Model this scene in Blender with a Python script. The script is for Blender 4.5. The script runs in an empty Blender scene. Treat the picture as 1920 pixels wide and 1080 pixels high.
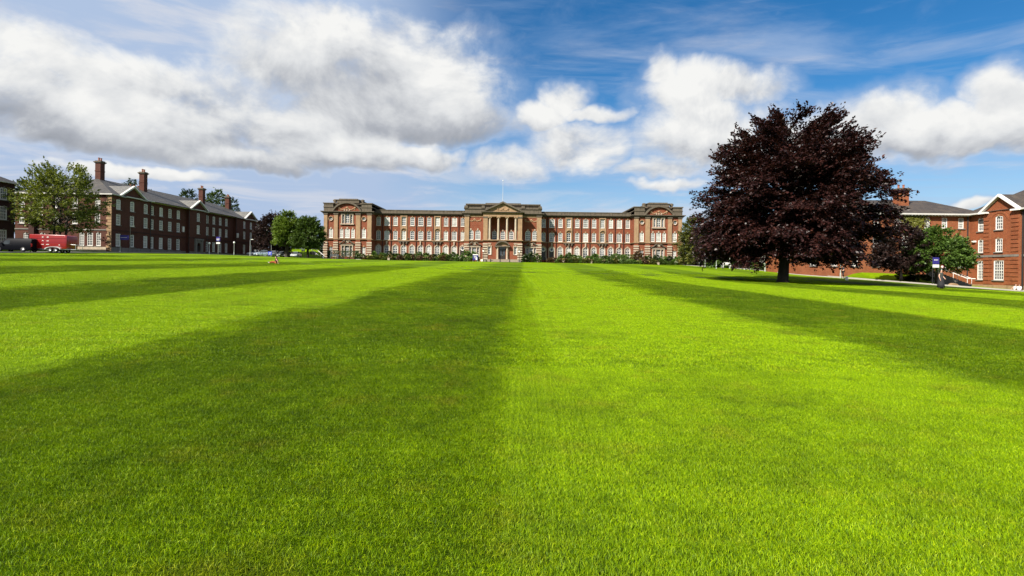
import bpy, bmesh, math, random
import numpy as np
from mathutils import Vector, Matrix, Euler, noise
from mathutils.geometry import tessellate_polygon
R = math.radians
sc = bpy.context.scene
COL = sc.collection
# ------------------------------------------------------------------ camera
EYE = 1.6
ROLL = 0.0125
cam = bpy.data.cameras.new('camera'); co = bpy.data.objects.new('camera', cam); COL.objects.link(co)
co.location = (0, 0, EYE)
co.rotation_euler = (Matrix.Rotation(R(90), 3, 'X') @ Matrix.Rotation(ROLL, 3, 'Z')).to_euler()
cam.sensor_width = 36; cam.lens = 18.75; cam.shift_y = -(540 - 503) / 1920
cam.clip_start = 0.1; cam.clip_end = 9000
sc.camera = co
# ------------------------------------------------------------------ sky
SUN_AZ, SUN_EL = R(222), R(41)
W = bpy.data.worlds.new('World'); sc.world = W; W.use_nodes = True
class NT:
    """small node-tree helper"""
    def __init__(s, t): s.t = t
    def n(s, kind, **kw):
        nd = s.t.nodes.new(kind)
        for k, v in kw.items():
            if k.startswith('i_'): s.put(nd.inputs[k[2:].replace('_', ' ')], v)
            else: setattr(nd, k, v)
        return nd
    def put(s, sock, v):
        if isinstance(v, bpy.types.NodeSocket): s.t.links.new(v, sock)
        else: sock.default_value = v
    def m(s, op, a, b=None, c=None, clamp=False):
        nd = s.t.nodes.new('ShaderNodeMath'); nd.operation = op; nd.use_clamp = clamp
        s.put(nd.inputs[0], a)
        if b is not None: s.put(nd.inputs[1], b)
        if c is not None: s.put(nd.inputs[2], c)
        return nd.outputs[0]
    def v(s, op, a, b=None):
        nd = s.t.nodes.new('ShaderNodeVectorMath'); nd.operation = op
        s.put(nd.inputs[0], a)
        if b is not None: s.put(nd.inputs[1], b)
        return nd.outputs[0]
    def mix(s, f, a, b, mode='MIX'):
        nd = s.t.nodes.new('ShaderNodeMix'); nd.data_type = 'RGBA'; nd.blend_type = mode
        s.put(nd.inputs[0], f); s.put(nd.inputs[6], a); s.put(nd.inputs[7], b)
        return nd.outputs[2]
    def ss(s, x, lo, hi):
        nd = s.t.nodes.new('ShaderNodeMapRange'); nd.interpolation_type = 'SMOOTHSTEP'
        s.put(nd.inputs[0], x); nd.inputs[1].default_value = lo; nd.inputs[2].default_value = hi
        nd.inputs[3].default_value = 0; nd.inputs[4].default_value = 1
        return nd.outputs[0]
    def noise(s, vec, scale, detail=4, rough=.55, dist=0, out=0):
        nd = s.t.nodes.new('ShaderNodeTexNoise')
        if vec is not None: s.put(nd.inputs['Vector'], vec)
        nd.inputs['Scale'].default_value = scale; nd.inputs['Detail'].default_value = detail
        nd.inputs['Roughness'].default_value = rough; nd.inputs['Distortion'].default_value = dist
        return nd.outputs[out]
    def ramp(s, f, stops):
        nd = s.t.nodes.new('ShaderNodeValToRGB'); s.put(nd.inputs[0], f)
        e = nd.color_ramp.elements
        while len(e) < len(stops): e.new(.5)
        for el, (p, c) in zip(e, stops): el.position = p; el.color = (*c, 1) if len(c) == 3 else c
        return nd.outputs[0]
    def sep(s, v): nd = s.t.nodes.new('ShaderNodeSeparateXYZ'); s.put(nd.inputs[0], v); return nd.outputs
    def comb(s, x, y, z):
        nd = s.t.nodes.new('ShaderNodeCombineXYZ')
        for i, q in enumerate((x, y, z)): s.put(nd.inputs[i], q)
        return nd.outputs[0]
def c4(c): return (c[0], c[1], c[2], 1)
def s2l(r, g, b): return tuple(((q / 255) / 12.92 if q <= 10 else ((q / 255 + .055) / 1.055) ** 2.4) for q in (r, g, b))

SKY_STRENGTH = 0.06; EXPO = 1.0
def dirpx(x, y):
    """azimuth and elevation of a bearing given as frame position"""
    u, v = (x - 960) / 1000, (503 - y) / 1000
    U, V = u + v * -ROLL, v + u * ROLL
    return math.atan2(U, 1), math.atan(V / math.hypot(U, 1))
# cumulus heaps: bearing, half width, half height, greyness of the base
HEAPS = [(540,120,190,130,.55),(620,90,120,90,.4),(740,150,200,110,.8),(720,215,240,80,1.0),(840,205,100,75,.9),(170,205,270,75,1.0),(50,220,220,70,.95),(340,250,170,70,.7),(420,200,150,110,.45),
         (470,300,130,36,.8),(640,290,170,42,.65),(780,295,90,26,.5),(560,250,230,60,.6),(300,160,260,60,.35),(230,322,150,16,.3),(1085,282,112,52,.3),(955,312,70,34,.3),(1290,180,115,62,.25),(1245,145,55,42,.2),(1400,170,75,45,.3),(1320,260,170,85,.4),(1230,315,80,30,.4),
         (1500,270,170,70,.5),(1600,225,170,55,.45),(1740,255,200,52,.6),(1900,185,80,66,.4),(1860,255,140,50,.6),(1005,222,66,38,.3),(1055,195,48,34,.25),(1110,215,60,20,.3),(1240,348,60,16,.3),(1845,380,50,14,.4)]
def build_sky():
    t = NT(W.node_tree); W.node_tree.nodes.clear()
    tc = t.n('ShaderNodeTexCoord').outputs['Generated']; d = t.v('NORMALIZE', tc); x, y, z = t.sep(d)
    az = t.m('ARCTAN2', x, y); el = t.m('ARCSINE', z)
    wx, wy, wz = t.sep(t.noise(d, 6, 4, .6, 0, 1))
    azw = t.m('MULTIPLY_ADD', t.m('SUBTRACT', wx, .5), .16, az); elw = t.m('MULTIPLY_ADD', t.m('SUBTRACT', wy, .5), .10, el)
    best = den = num = gry = None
    for (px, py, hw, hh, g) in HEAPS:
        a0, e0 = dirpx(px, py); a1, _ = dirpx(px + hw, py); _, e1 = dirpx(px, py - hh)
        qa = t.m('MULTIPLY_ADD', azw, 1 / abs(a1 - a0), -a0 / abs(a1 - a0)); qe = t.m('MULTIPLY_ADD', elw, 1 / abs(e1 - e0), -e0 / abs(e1 - e0))
        # flat bases: the lower half is squashed
        qs = t.m('MULTIPLY', qe, t.m('MULTIPLY_ADD', t.m('LESS_THAN', qe, 0), .35, 1))
        lobe = t.m('SUBTRACT', 1, t.m('MULTIPLY_ADD', qa, qa, t.m('MULTIPLY', qs, qs)))
        w = t.m('EXPONENT', t.m('MULTIPLY', t.m('MAXIMUM', lobe, -3), 3))
        best = lobe if best is None else t.m('MAXIMUM', best, lobe)
        den = w if den is None else t.m('ADD', den, w)
        num = t.m('MULTIPLY', w, qe) if num is None else t.m('MULTIPLY_ADD', w, qe, num)
        gry = t.m('MULTIPLY', w, g) if gry is None else t.m('MULTIPLY_ADD', w, g, gry)
    hgt = t.m('DIVIDE', num, den); gry = t.m('DIVIDE', gry, den)
    dv = t.v('MULTIPLY', d, (1, 1, 1.35))
    n1 = t.noise(dv, 5.5, 11, .59, .3)
    n1b = t.noise(t.v('ADD', dv, (-.014, -.004, .03)), 5.5, 5, .6, .35)
    nl = t.noise(dv, 2.2, 3, .5)
    # beyond the frame the same broken cumulus goes on, placed by noise alone
    away = t.ss(t.m('ABSOLUTE', az), .86, 1.3)
    lowcut = t.m('SUBTRACT', 1, t.ss(z, .03, .12))
    free = t.m('SUBTRACT', t.m('MULTIPLY_ADD', nl, 5.0, -2.55), lowcut)
    best = t.m('ADD', t.m('MULTIPLY', t.m('MAXIMUM', best, -1.6), t.m('SUBTRACT', 1, away)), t.m('MULTIPLY', free, away))
    dens = t.m('MULTIPLY_ADD', t.m('SUBTRACT', n1, .5), 3.6, t.m('ADD', best, .08))
    fray = t.noise(dv, 19, 6, .65, .8)
    dens = t.m('MULTIPLY_ADD', t.m('SUBTRACT', fray, .5), .8, dens)
    cov = t.ss(dens, -.4, .8)
    soft = t.m('MULTIPLY', t.ss(dens, -1.5, .2), .5)
    rel = t.m('SUBTRACT', n1, n1b)
    hh = t.m('MULTIPLY_ADD', t.m('SUBTRACT', n1b, .5), 2.2, hgt)
    base = t.m('MULTIPLY', t.m('SUBTRACT', 1, t.ss(hh, -.55, .6)), gry)
    shade = t.m('ADD', t.m('MULTIPLY', base, .88), t.m('MULTIPLY_ADD', rel, -2.3, .05))
    shade = t.m('MULTIPLY', shade, t.ss(dens, -.5, .35), clamp=True)
    k = 1 / SKY_STRENGTH / 2 ** EXPO
    def disp(c): return tuple(q * k for q in s2l(*c))
    ccol = t.ramp(shade, [(0, s2l(246, 246, 244)), (.3, s2l(224, 226, 228)), (.65, s2l(178, 182, 190)), (1, s2l(152, 157, 166))])
    def scl(c): o = t.v('SCALE', c); o.node.inputs['Scale'].default_value = k; return o
    ccol = scl(ccol)
    sky = t.n('ShaderNodeTexSky'); sky.sky_type = 'NISHITA'; sky.sun_disc = False
    sky.sun_elevation = SUN_EL; sky.sun_rotation = SUN_AZ; sky.altitude = 60; sky.air_density = 1.0; sky.dust_density = .3; sky.ozone_density = 3.0
    blue = t.n('ShaderNodeHueSaturation'); blue.inputs['Saturation'].default_value = SKYS; blue.inputs['Value'].default_value = SKYV; t.put(blue.inputs['Color'], sky.outputs[0])
    # thin high cirrus in long streaks, and a milky veil towards the left
    up = t.m('MAXIMUM', z, .03)
    pl = t.comb(t.m('DIVIDE', x, up), t.m('DIVIDE', y, up), 0)
    mp = t.n('ShaderNodeMapping'); t.put(mp.inputs[0], pl); mp.inputs['Rotation'].default_value = (0, 0, R(20)); mp.inputs['Scale'].default_value = (.34, 1.3, 1)
    ci = t.noise(mp.outputs[0], 1.0, 8, .6, 1.1)
    mp2 = t.n('ShaderNodeMapping'); t.put(mp2.inputs[0], d); mp2.inputs['Rotation'].default_value = (0, R(7), 0); mp2.inputs['Scale'].default_value = (1.7, 1.7, 13)
    ci2 = t.noise(mp2.outputs[0], 1.6, 7, .6, .8)
    cirrus = t.m('ADD', t.m('MULTIPLY', t.ss(ci, .45, .8), .66), t.m('MULTIPLY', t.ss(ci2, .5, .76), .42), clamp=True)
    veil = t.m('MULTIPLY', t.ss(t.m('MULTIPLY', x, -1), -.02, .42), 1.25)
    veil = t.m('MULTIPLY', veil, t.m('MULTIPLY_ADD', t.noise(t.v('MULTIPLY', d, (1, 1, 2.4)), 3.2, 7, .6, .6), 1.0, .68), clamp=True)
    thin = t.m('MAXIMUM', t.m('MAXIMUM', cirrus, veil), soft)
    mp3 = t.n('ShaderNodeMapping'); t.put(mp3.inputs[0], d); mp3.inputs['Rotation'].default_value = (0, R(-5), 0); mp3.inputs['Scale'].default_value = (2, 2, 11)
    strat = t.ss(t.noise(mp3.outputs[0], 2.1, 8, .6, .5), .36, .72)
    lowh = t.m('SUBTRACT', 1, t.ss(z, .02, .30))
    thin = t.m('MULTIPLY', thin, t.m('MULTIPLY_ADD', t.m('MULTIPLY', lowh, t.m('SUBTRACT', 1, strat)), t.m('MULTIPLY_ADD', t.ss(x, -.35, .1), -.5, -.3), 1))
    thin = t.m('MULTIPLY_ADD', lowh, t.m('MULTIPLY_ADD', strat, .42, .5), thin, clamp=True)
    thin = t.m('MAXIMUM', thin, t.m('MULTIPLY', t.m('SUBTRACT', 1, t.ss(z, -.01, .12)), .8))
    base = t.mix(thin, blue.outputs[0], scl(t.mix(t.ss(strat, .2, .9), c4(s2l(176, 196, 226)), c4(VEIL))))
    col = t.mix(cov, base, ccol)
    bg = t.n('ShaderNodeBackground'); t.put(bg.inputs[0], col); bg.inputs[1].default_value = SKY_STRENGTH
    out = t.n('ShaderNodeOutputWorld'); t.put(out.inputs[0], bg.outputs[0])
    W.cycles.sampling_method = 'MANUAL'; W.cycles.sample_map_resolution = 256
VEIL = s2l(204, 212, 228); SKYV = 1.0; SKYS = 1.38
build_sky()
# ------------------------------------------------------------------ sun and exposure
sl = bpy.data.lights.new('sun', 'SUN'); sl.energy = 5.0; sl.angle = R(.53); sl.color = (1, .93, .82)
so = bpy.data.objects.new('sun', sl); COL.objects.link(so)
SUN_DIR = Vector((math.sin(SUN_AZ) * math.cos(SUN_EL), math.cos(SUN_AZ) * math.cos(SUN_EL), math.sin(SUN_EL)))
so.rotation_euler = (-SUN_DIR).to_track_quat('-Z', 'Y').to_euler()
so.location = SUN_DIR * 200
sc.view_settings.view_transform = 'Standard'; sc.view_settings.look = 'None'
sc.view_settings.exposure = EXPO; sc.view_settings.gamma = 1; sc.view_settings.use_curve_mapping = False
sc.cycles.max_bounces = 4; sc.cycles.diffuse_bounces = 2; sc.cycles.glossy_bounces = 2; sc.cycles.adaptive_threshold = .02; sc.cycles.transparent_max_bounces = 8; sc.cycles.use_denoising = True
# ------------------------------------------------------------------ materials
def material(name, build=None):
    m = bpy.data.materials.new(name); m.use_nodes = True; t = m.node_tree; t.nodes.clear(); N = NT(t)
    out = N.n('ShaderNodeOutputMaterial'); sh = build(N); N.put(out.inputs[0], sh); return m
def principled(N, col, rough=.7, bump=None, bstr=.3, bdist=.02, metal=0, spec=.5, coat=0):
    p = N.n('ShaderNodeBsdfPrincipled'); N.put(p.inputs['Base Color'], col if isinstance(col, bpy.types.NodeSocket) else c4(col))
    N.put(p.inputs['Roughness'], rough); p.inputs['Metallic'].default_value = metal; p.inputs['Specular IOR Level'].default_value = spec; p.inputs['Coat Weight'].default_value = coat
    if bump is not None:
        b = N.n('ShaderNodeBump'); b.inputs['Strength'].default_value = bstr; b.inputs['Distance'].default_value = bdist; N.put(b.inputs['Height'], bump); N.put(p.inputs['Normal'], b.outputs[0])
    return p.outputs[0]
def pos(N): return N.n('ShaderNodeNewGeometry').outputs['Position']
def wallvec(N):
    x, y, z = N.sep(pos(N)); return N.comb(N.m('ADD', x, y), z, N.m('SUBTRACT', x, y))
def simple(name, col, rough=.6, var=.15, scale=3, metal=0, spec=.5, coat=0, bump=0):
    def b(N):
        P = pos(N); n = N.noise(P, scale, 5, .6); n2 = N.noise(P, scale * .23, 3, .5)
        f = N.m('ADD', N.m('MULTIPLY', n, .6), N.m('MULTIPLY', n2, .4))
        lo = [c * (1 - var) for c in col]; hi = [min(1, c * (1 + var)) for c in col]
        cc = N.ramp(f, [(.3, lo), (.7, hi)])
        return principled(N, cc, rough, n if bump else None, bump, .02, metal, spec, coat)
    return material(name, b)
def brick(name, a, b_, mortar, streak=.5):
    def b(N):
        v = wallvec(N); t = N.n('ShaderNodeTexBrick'); N.put(t.inputs['Vector'], v)
        t.inputs['Scale'].default_value = 1; t.inputs['Brick Width'].default_value = .235; t.inputs['Row Height'].default_value = .078; t.inputs['Mortar Size'].default_value = .008
        t.inputs['Color1'].default_value = c4(a); t.inputs['Color2'].default_value = c4(b_); t.inputs['Mortar'].default_value = c4(mortar)
        n = N.noise(v, .55, 6, .6); n2 = N.noise(N.v('MULTIPLY', v, (3.2, .28, 1)), 1, 5, .6)
        cc = N.mix(N.m('MULTIPLY', N.ss(n, .42, .72), streak), t.outputs[0], c4([q * .45 for q in a]))
        cc = N.mix(N.m('MULTIPLY', N.ss(n2, .48, .75), streak), cc, c4([min(1, q * 1.5) for q in b_]))
        h = N.m('SUBTRACT', 1, t.outputs['Fac'])
        return principled(N, cc, .85, h, .5, .01, spec=.25)
    return material(name, b)
def stone(name, a, dark, soot=.5):
    def b(N):
        v = wallvec(N); n = N.noise(v, 1.1, 7, .62); n2 = N.noise(N.v('MULTIPLY', v, (2.5, .25, 1)), 1.2, 5, .6)
        cc = N.ramp(n, [(.3, [q * .72 for q in a]), (.7, a)])
        cc = N.mix(N.m('MULTIPLY', N.ss(n2, .45, .75), soot), cc, c4(dark))
        return principled(N, cc, .85, n, .3, .02, spec=.25)
    return material(name, b)
def slate(name, a):
    def b(N):
        x, y, z = N.sep(pos(N)); v = N.comb(N.m('ADD', x, y), N.m('MULTIPLY', z, 2.2), N.m('SUBTRACT', x, y))
        t = N.n('ShaderNodeTexBrick'); N.put(t.inputs['Vector'], v); t.inputs['Scale'].default_value = 1
        t.inputs['Brick Width'].default_value = .3; t.inputs['Row Height'].default_value = .22; t.inputs['Mortar Size'].default_value = .012
        t.inputs['Color1'].default_value = c4(a); t.inputs['Color2'].default_value = c4([q * .62 for q in a]); t.inputs['Mortar'].default_value = c4([q * .3 for q in a])
        n = N.noise(v, .5, 6, .6); cc = N.mix(N.m('MULTIPLY', N.ss(n, .45, .7), .5), t.outputs[0], c4((a[0] * 1.5, a[1] * 1.42, a[2] * 1.2)))
        return principled(N, cc, .6, N.m('SUBTRACT', 1, t.outputs['Fac']), .5, .015, spec=.4)
    return material(name, b)
def glass(name, base, rough=.08):
    def b(N):
        n = N.noise(pos(N), .9, 3, .5); cc = N.ramp(n, [(.35, [q * .6 for q in base]), (.65, base)])
        return principled(N, cc, rough, n, .12, .02, spec=.6)
    return material(name, b)
def leafmat(name, dark, light, trans=.35, gloss=.5, tint=None):
    def b(N):
        at = N.n('ShaderNodeAttribute'); at.attribute_name = 'rnd'
        n = N.noise(pos(N), .45, 3, .5)
        f = N.m('ADD', N.m('MULTIPLY', at.outputs['Fac'], .6), N.m('MULTIPLY', n, .5), clamp=True)
        st = [(.15, dark), (.8, light)]
        if tint: st.append((1.0, tint))
        cc = N.ramp(f, st)
        p = principled(N, cc, gloss, spec=.35)
        tr = N.n('ShaderNodeBsdfTranslucent'); N.put(tr.inputs[0], N.mix(1, cc, c4((1.0, .95, .45)), 'MULTIPLY'))
        mx = N.n('ShaderNodeMixShader'); mx.inputs[0].default_value = trans; N.put(mx.inputs[1], p); N.put(mx.inputs[2], tr.outputs[0])
        return mx.outputs[0]
    return material(name, b)
STRIPE_W = 6.5; HEAD = .025
def lawncol(N, blades):
    P = pos(N); x, y, z = N.sep(P)
    wv = N.noise(P, .5, 5, .6)
    u = N.m('ADD', N.m('SUBTRACT', x, N.m('MULTIPLY', y, HEAD)), N.m('MULTIPLY', N.m('SUBTRACT', wv, .5), 2.2))
    # lay of the mown grass: alternate 8 m swathes, half of them bent towards the viewer
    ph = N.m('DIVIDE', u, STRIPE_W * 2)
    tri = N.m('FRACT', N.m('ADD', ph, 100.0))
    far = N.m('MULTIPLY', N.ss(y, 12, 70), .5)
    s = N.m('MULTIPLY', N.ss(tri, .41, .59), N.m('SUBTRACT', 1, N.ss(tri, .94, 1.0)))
    # near the viewer the stripes fade to one middle tone
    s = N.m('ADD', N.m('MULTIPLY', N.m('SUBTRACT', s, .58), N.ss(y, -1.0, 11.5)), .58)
    # finer cross passes
    c2 = N.m('SINE', N.m('ADD', N.m('MULTIPLY', y, .42), N.m('MULTIPLY', x, .05)))
    n1 = N.noise(P, .5, 5, .6); n2 = N.noise(P, 3.2, 4, .6); n3 = N.noise(P, 28, 2, .6); n4 = N.noise(P, .13, 3, .5)
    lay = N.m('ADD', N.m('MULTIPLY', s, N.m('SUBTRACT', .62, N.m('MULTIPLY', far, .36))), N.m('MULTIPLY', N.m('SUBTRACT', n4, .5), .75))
    lay = N.m('ADD', lay, N.m('MULTIPLY', N.m('MULTIPLY', c2, N.ss(y, 25, 80)), .10))
    lay = N.m('ADD', lay, N.m('MULTIPLY', N.m('SUBTRACT', n1, .5), .95))
    lay = N.m('ADD', lay, N.m('MULTIPLY', N.m('SUBTRACT', n2, .5), .75), clamp=True)
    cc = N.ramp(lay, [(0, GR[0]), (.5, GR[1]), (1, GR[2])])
    worn = N.m('MULTIPLY', N.ss(n1, .6, .78), .25)
    cc = N.mix(worn, cc, c4(GR[3]))
    cl = N.m('MULTIPLY', N.ss(N.noise(N.v('ADD', P, (31, 7, 0)), 2.1, 7, .7), .46, .72), .42)
    cc = N.mix(cl, cc, c4((.050, .115, .002)))
    dry = N.m('MULTIPLY', N.ss(N.noise(N.v('ADD', P, (3, 57, 0)), 1.1, 8, .72), .5, .74), .45)
    cc = N.mix(dry, cc, c4(GR[3]))
    return cc, n1, n2, n3, lay
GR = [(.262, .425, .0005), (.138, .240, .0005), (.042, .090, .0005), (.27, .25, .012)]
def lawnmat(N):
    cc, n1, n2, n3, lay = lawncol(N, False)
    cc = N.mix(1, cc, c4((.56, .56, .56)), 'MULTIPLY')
    y_ = N.sep(pos(N))[1]; cc = N.mix(N.m('MULTIPLY', N.m('SUBTRACT', 1, N.ss(y_, 50, 80)), .85), cc, c4((.014, .022, .003)))  # thatch tone, darkened: shade between the modelled blades put into the colour
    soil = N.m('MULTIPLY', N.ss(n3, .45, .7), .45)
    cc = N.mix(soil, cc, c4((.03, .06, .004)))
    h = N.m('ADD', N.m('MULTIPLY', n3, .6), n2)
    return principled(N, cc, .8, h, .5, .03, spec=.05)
def blademat(N):
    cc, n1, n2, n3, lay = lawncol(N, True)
    at = N.n('ShaderNodeAttribute'); at.attribute_name = 'rnd'
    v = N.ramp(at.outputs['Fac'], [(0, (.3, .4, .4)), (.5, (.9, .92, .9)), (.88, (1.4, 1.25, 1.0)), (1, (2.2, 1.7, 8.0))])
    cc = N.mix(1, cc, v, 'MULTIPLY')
    p = principled(N, cc, .5, spec=.18)
    tr = N.n('ShaderNodeBsdfTranslucent'); N.put(tr.inputs[0], cc)
    mx = N.n('ShaderNodeMixShader'); mx.inputs[0].default_value = .35; N.put(mx.inputs[1], p); N.put(mx.inputs[2], tr.outputs[0])
    return mx.outputs[0]
M = {}
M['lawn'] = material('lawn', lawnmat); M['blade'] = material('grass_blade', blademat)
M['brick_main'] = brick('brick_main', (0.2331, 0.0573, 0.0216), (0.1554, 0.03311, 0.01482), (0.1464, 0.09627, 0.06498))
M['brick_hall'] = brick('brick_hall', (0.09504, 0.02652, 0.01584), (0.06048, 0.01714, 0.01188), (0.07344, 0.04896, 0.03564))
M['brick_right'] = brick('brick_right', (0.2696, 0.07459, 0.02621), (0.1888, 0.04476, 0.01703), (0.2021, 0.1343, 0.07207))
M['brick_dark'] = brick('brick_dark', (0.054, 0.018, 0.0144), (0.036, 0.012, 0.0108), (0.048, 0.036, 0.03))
M['stone'] = stone('stone', (0.3217, 0.2101, 0.1207), (0.1038, 0.06393, 0.0345), .45)
M['stone_pale'] = stone('stone_pale', (0.4221, 0.3536, 0.2681), (0.2168, 0.1597, 0.1027), .35)
M['stone_moss'] = stone('stone_moss', (0.1178, 0.09718, 0.0713), (0.0324, 0.02945, 0.02139), .75)
M['stone_grey'] = stone('stone_grey', (0.186, 0.1736, 0.155), (0.0744, 0.0682, 0.062), .5)
M['slate'] = slate('slate', (0.0713, 0.0651, 0.0589)); M['slate_pale'] = slate('slate_pale', (.16, .155, .145)); M['slate_warm'] = slate('slate_warm', (0.0651, 0.0527, 0.0434))
M['lead'] = simple('lead', (0.2604, 0.2604, 0.2604), .5, .2, 2)
M['white'] = simple('white_paint', (0.6797, 0.6712, 0.6372), .45, .08, 4)
M['offwhite'] = simple('weathered_white_paint', (0.496, 0.488, 0.456), .55, .15, 3)
M['glass'] = glass('window_glass', (.05, .06, .07)); M['blind'] = glass('window_glass_blind', (0.4125, 0.4125, 0.375)); M['glass_mid'] = glass('window_glass_curtain', (0.15, 0.1575, 0.1575))
M['door'] = simple('dark_door', (.025, .02, .018), .35, .3, 3); M['iron'] = simple('black_iron', (.015, .015, .016), .45, .3, 8)
M['asphalt'] = simple('asphalt', (0.0806, 0.0775, 0.0713), .9, .2, 6, bump=.2); M['path'] = simple('pale_path', (0.2232, 0.186, 0.1364), .9, .2, 5, bump=.2)
M['kerb'] = simple('kerb_stone', (0.2356, 0.217, 0.186), .85, .2, 4); M['line'] = simple('road_paint', (.75, .74, .70), .7, .1, 8)
M['bark'] = simple('bark', (.035, .027, .021), .9, .4, 9, bump=.6); M['bark_grey'] = simple('bark_grey', (.09, .075, .06), .9, .4, 9, bump=.6)
M['terracotta'] = simple('terracotta', (.25, .09, .05), .8, .2, 5)
M['galv'] = simple('galvanised_steel', (.55, .57, .58), .4, .12, 6, metal=.6); M['pale_post'] = simple('pale_post', (0.31, 0.34, 0.31), .5, .1, 6)
M['signblue'] = simple('sign_blue', (.025, .02, .16), .4, .1, 5); M['signroyal'] = simple('sign_royal_blue', (.03, .05, .42), .4, .1, 5)
M['red'] = simple('red_paint', (0.192, 0.0048, 0.0048), .3, .12, 2, coat=.5); M['black_paint'] = simple('van_paint', (.003, .0035, .006), .45, .2, 2, spec=.08)
M['rubber'] = simple('rubber', (.012, .012, .012), .8, .2, 8); M['alloy'] = simple('alloy', (.55, .56, .58), .3, .1, 8, metal=.8)
M['lamp_white'] = simple('opal_glass', (.85, .84, .80), .3, .05, 5); M['headlight'] = simple('headlight', (.75, .78, .8), .15, .05, 5)
M['tail'] = simple('tail_light', (.45, .02, .02), .25, .1, 5)
M['beech'] = leafmat('copper_beech_leaf', (0.0102, 0.00459, 0.004633), (0.03825, 0.01193, 0.01011), .22, .42, (.15, .055, .04))
M['purple'] = leafmat('purple_leaf', (0.0114, 0.0075, 0.0072), (0.03562, 0.018, 0.0144), .2, .45)
M['green'] = leafmat('green_leaf', (0.02263, 0.04629, 0.01029), (0.08743, 0.144, 0.02263), .32, .5)
M['lime'] = leafmat('bright_leaf', (0.05865, 0.1075, 0.01173), (0.1662, 0.2444, 0.02932), .35, .5)
M['dark'] = leafmat('dark_leaf', (0.01105, 0.02431, 0.00884), (0.0442, 0.07735, 0.01989), .25, .5)
M['olive'] = leafmat('olive_leaf', (0.034, 0.051, 0.0102), (0.136, 0.1445, 0.0255), .32, .5, (.26, .20, .04))
M['olive_light'] = leafmat('light_maple_leaf', (0.05175, 0.0805, 0.0138), (0.1955, 0.23, 0.04025), .38, .5)
M['round'] = leafmat('round_tree_leaf', (0.0325, 0.06875, 0.015), (0.125, 0.2125, 0.035), .34, .5)
M['hedge'] = leafmat('hedge_leaf', (0.03878, 0.07758, 0.02154), (0.1508, 0.2479, 0.04741), .2, .5)
M['limehedge'] = leafmat('lime_hedge_leaf', (0.068, 0.102, 0.0102), (0.17, 0.221, 0.0255), .25, .5)
M['autumn'] = leafmat('bronze_leaf', (0.0425, 0.0255, 0.01275), (0.136, 0.085, 0.0425), .25, .5)
M['ivy'] = leafmat('ivy_leaf', (0.0595, 0.085, 0.01275), (0.204, 0.204, 0.034), .3, .5)
M['rose'] = simple('rose_petal', (.62, .34, .24), .6, .3, 12); M['rosewhite'] = simple('white_petal', (.75, .70, .55), .6, .15, 12); M['roseyellow'] = simple('yellow_petal', (.70, .62, .16), .6, .2, 12)
M['skin'] = simple('skin', (.52, .30, .21), .55, .08, 8); M['hair'] = simple('dark_hair', (.02, .014, .01), .5, .2, 20)
M['maroon'] = simple('maroon_cloth', (.075, .014, .025), .8, .2, 10); M['orange'] = simple('orange_cloth', (0.3, 0.072, 0.015), .8, .2, 10)
M['blackcloth'] = simple('black_cloth', (.012, .012, .015), .8, .3, 10); M['whitecloth'] = simple('white_cloth', (.74, .72, .68), .8, .1, 10)
M['denim'] = simple('dark_denim', (.03, .035, .06), .85, .2, 12); M['floral'] = simple('dark_patterned_cloth', (.05, .055, .045), .8, .9, 25)
CARCOL = {'silver': (.42, .44, .46), 'dark grey': (.05, .055, .06), 'pale blue': (.25, .31, .38), 'black': (.012, .013, .016), 'white': (.72, .72, .70)}
for k, v in CARCOL.items(): M['car_' + k] = simple('car_paint_' + k.replace(' ', '_'), v, .25, .06, 2, metal=.2, coat=.6)
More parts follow.
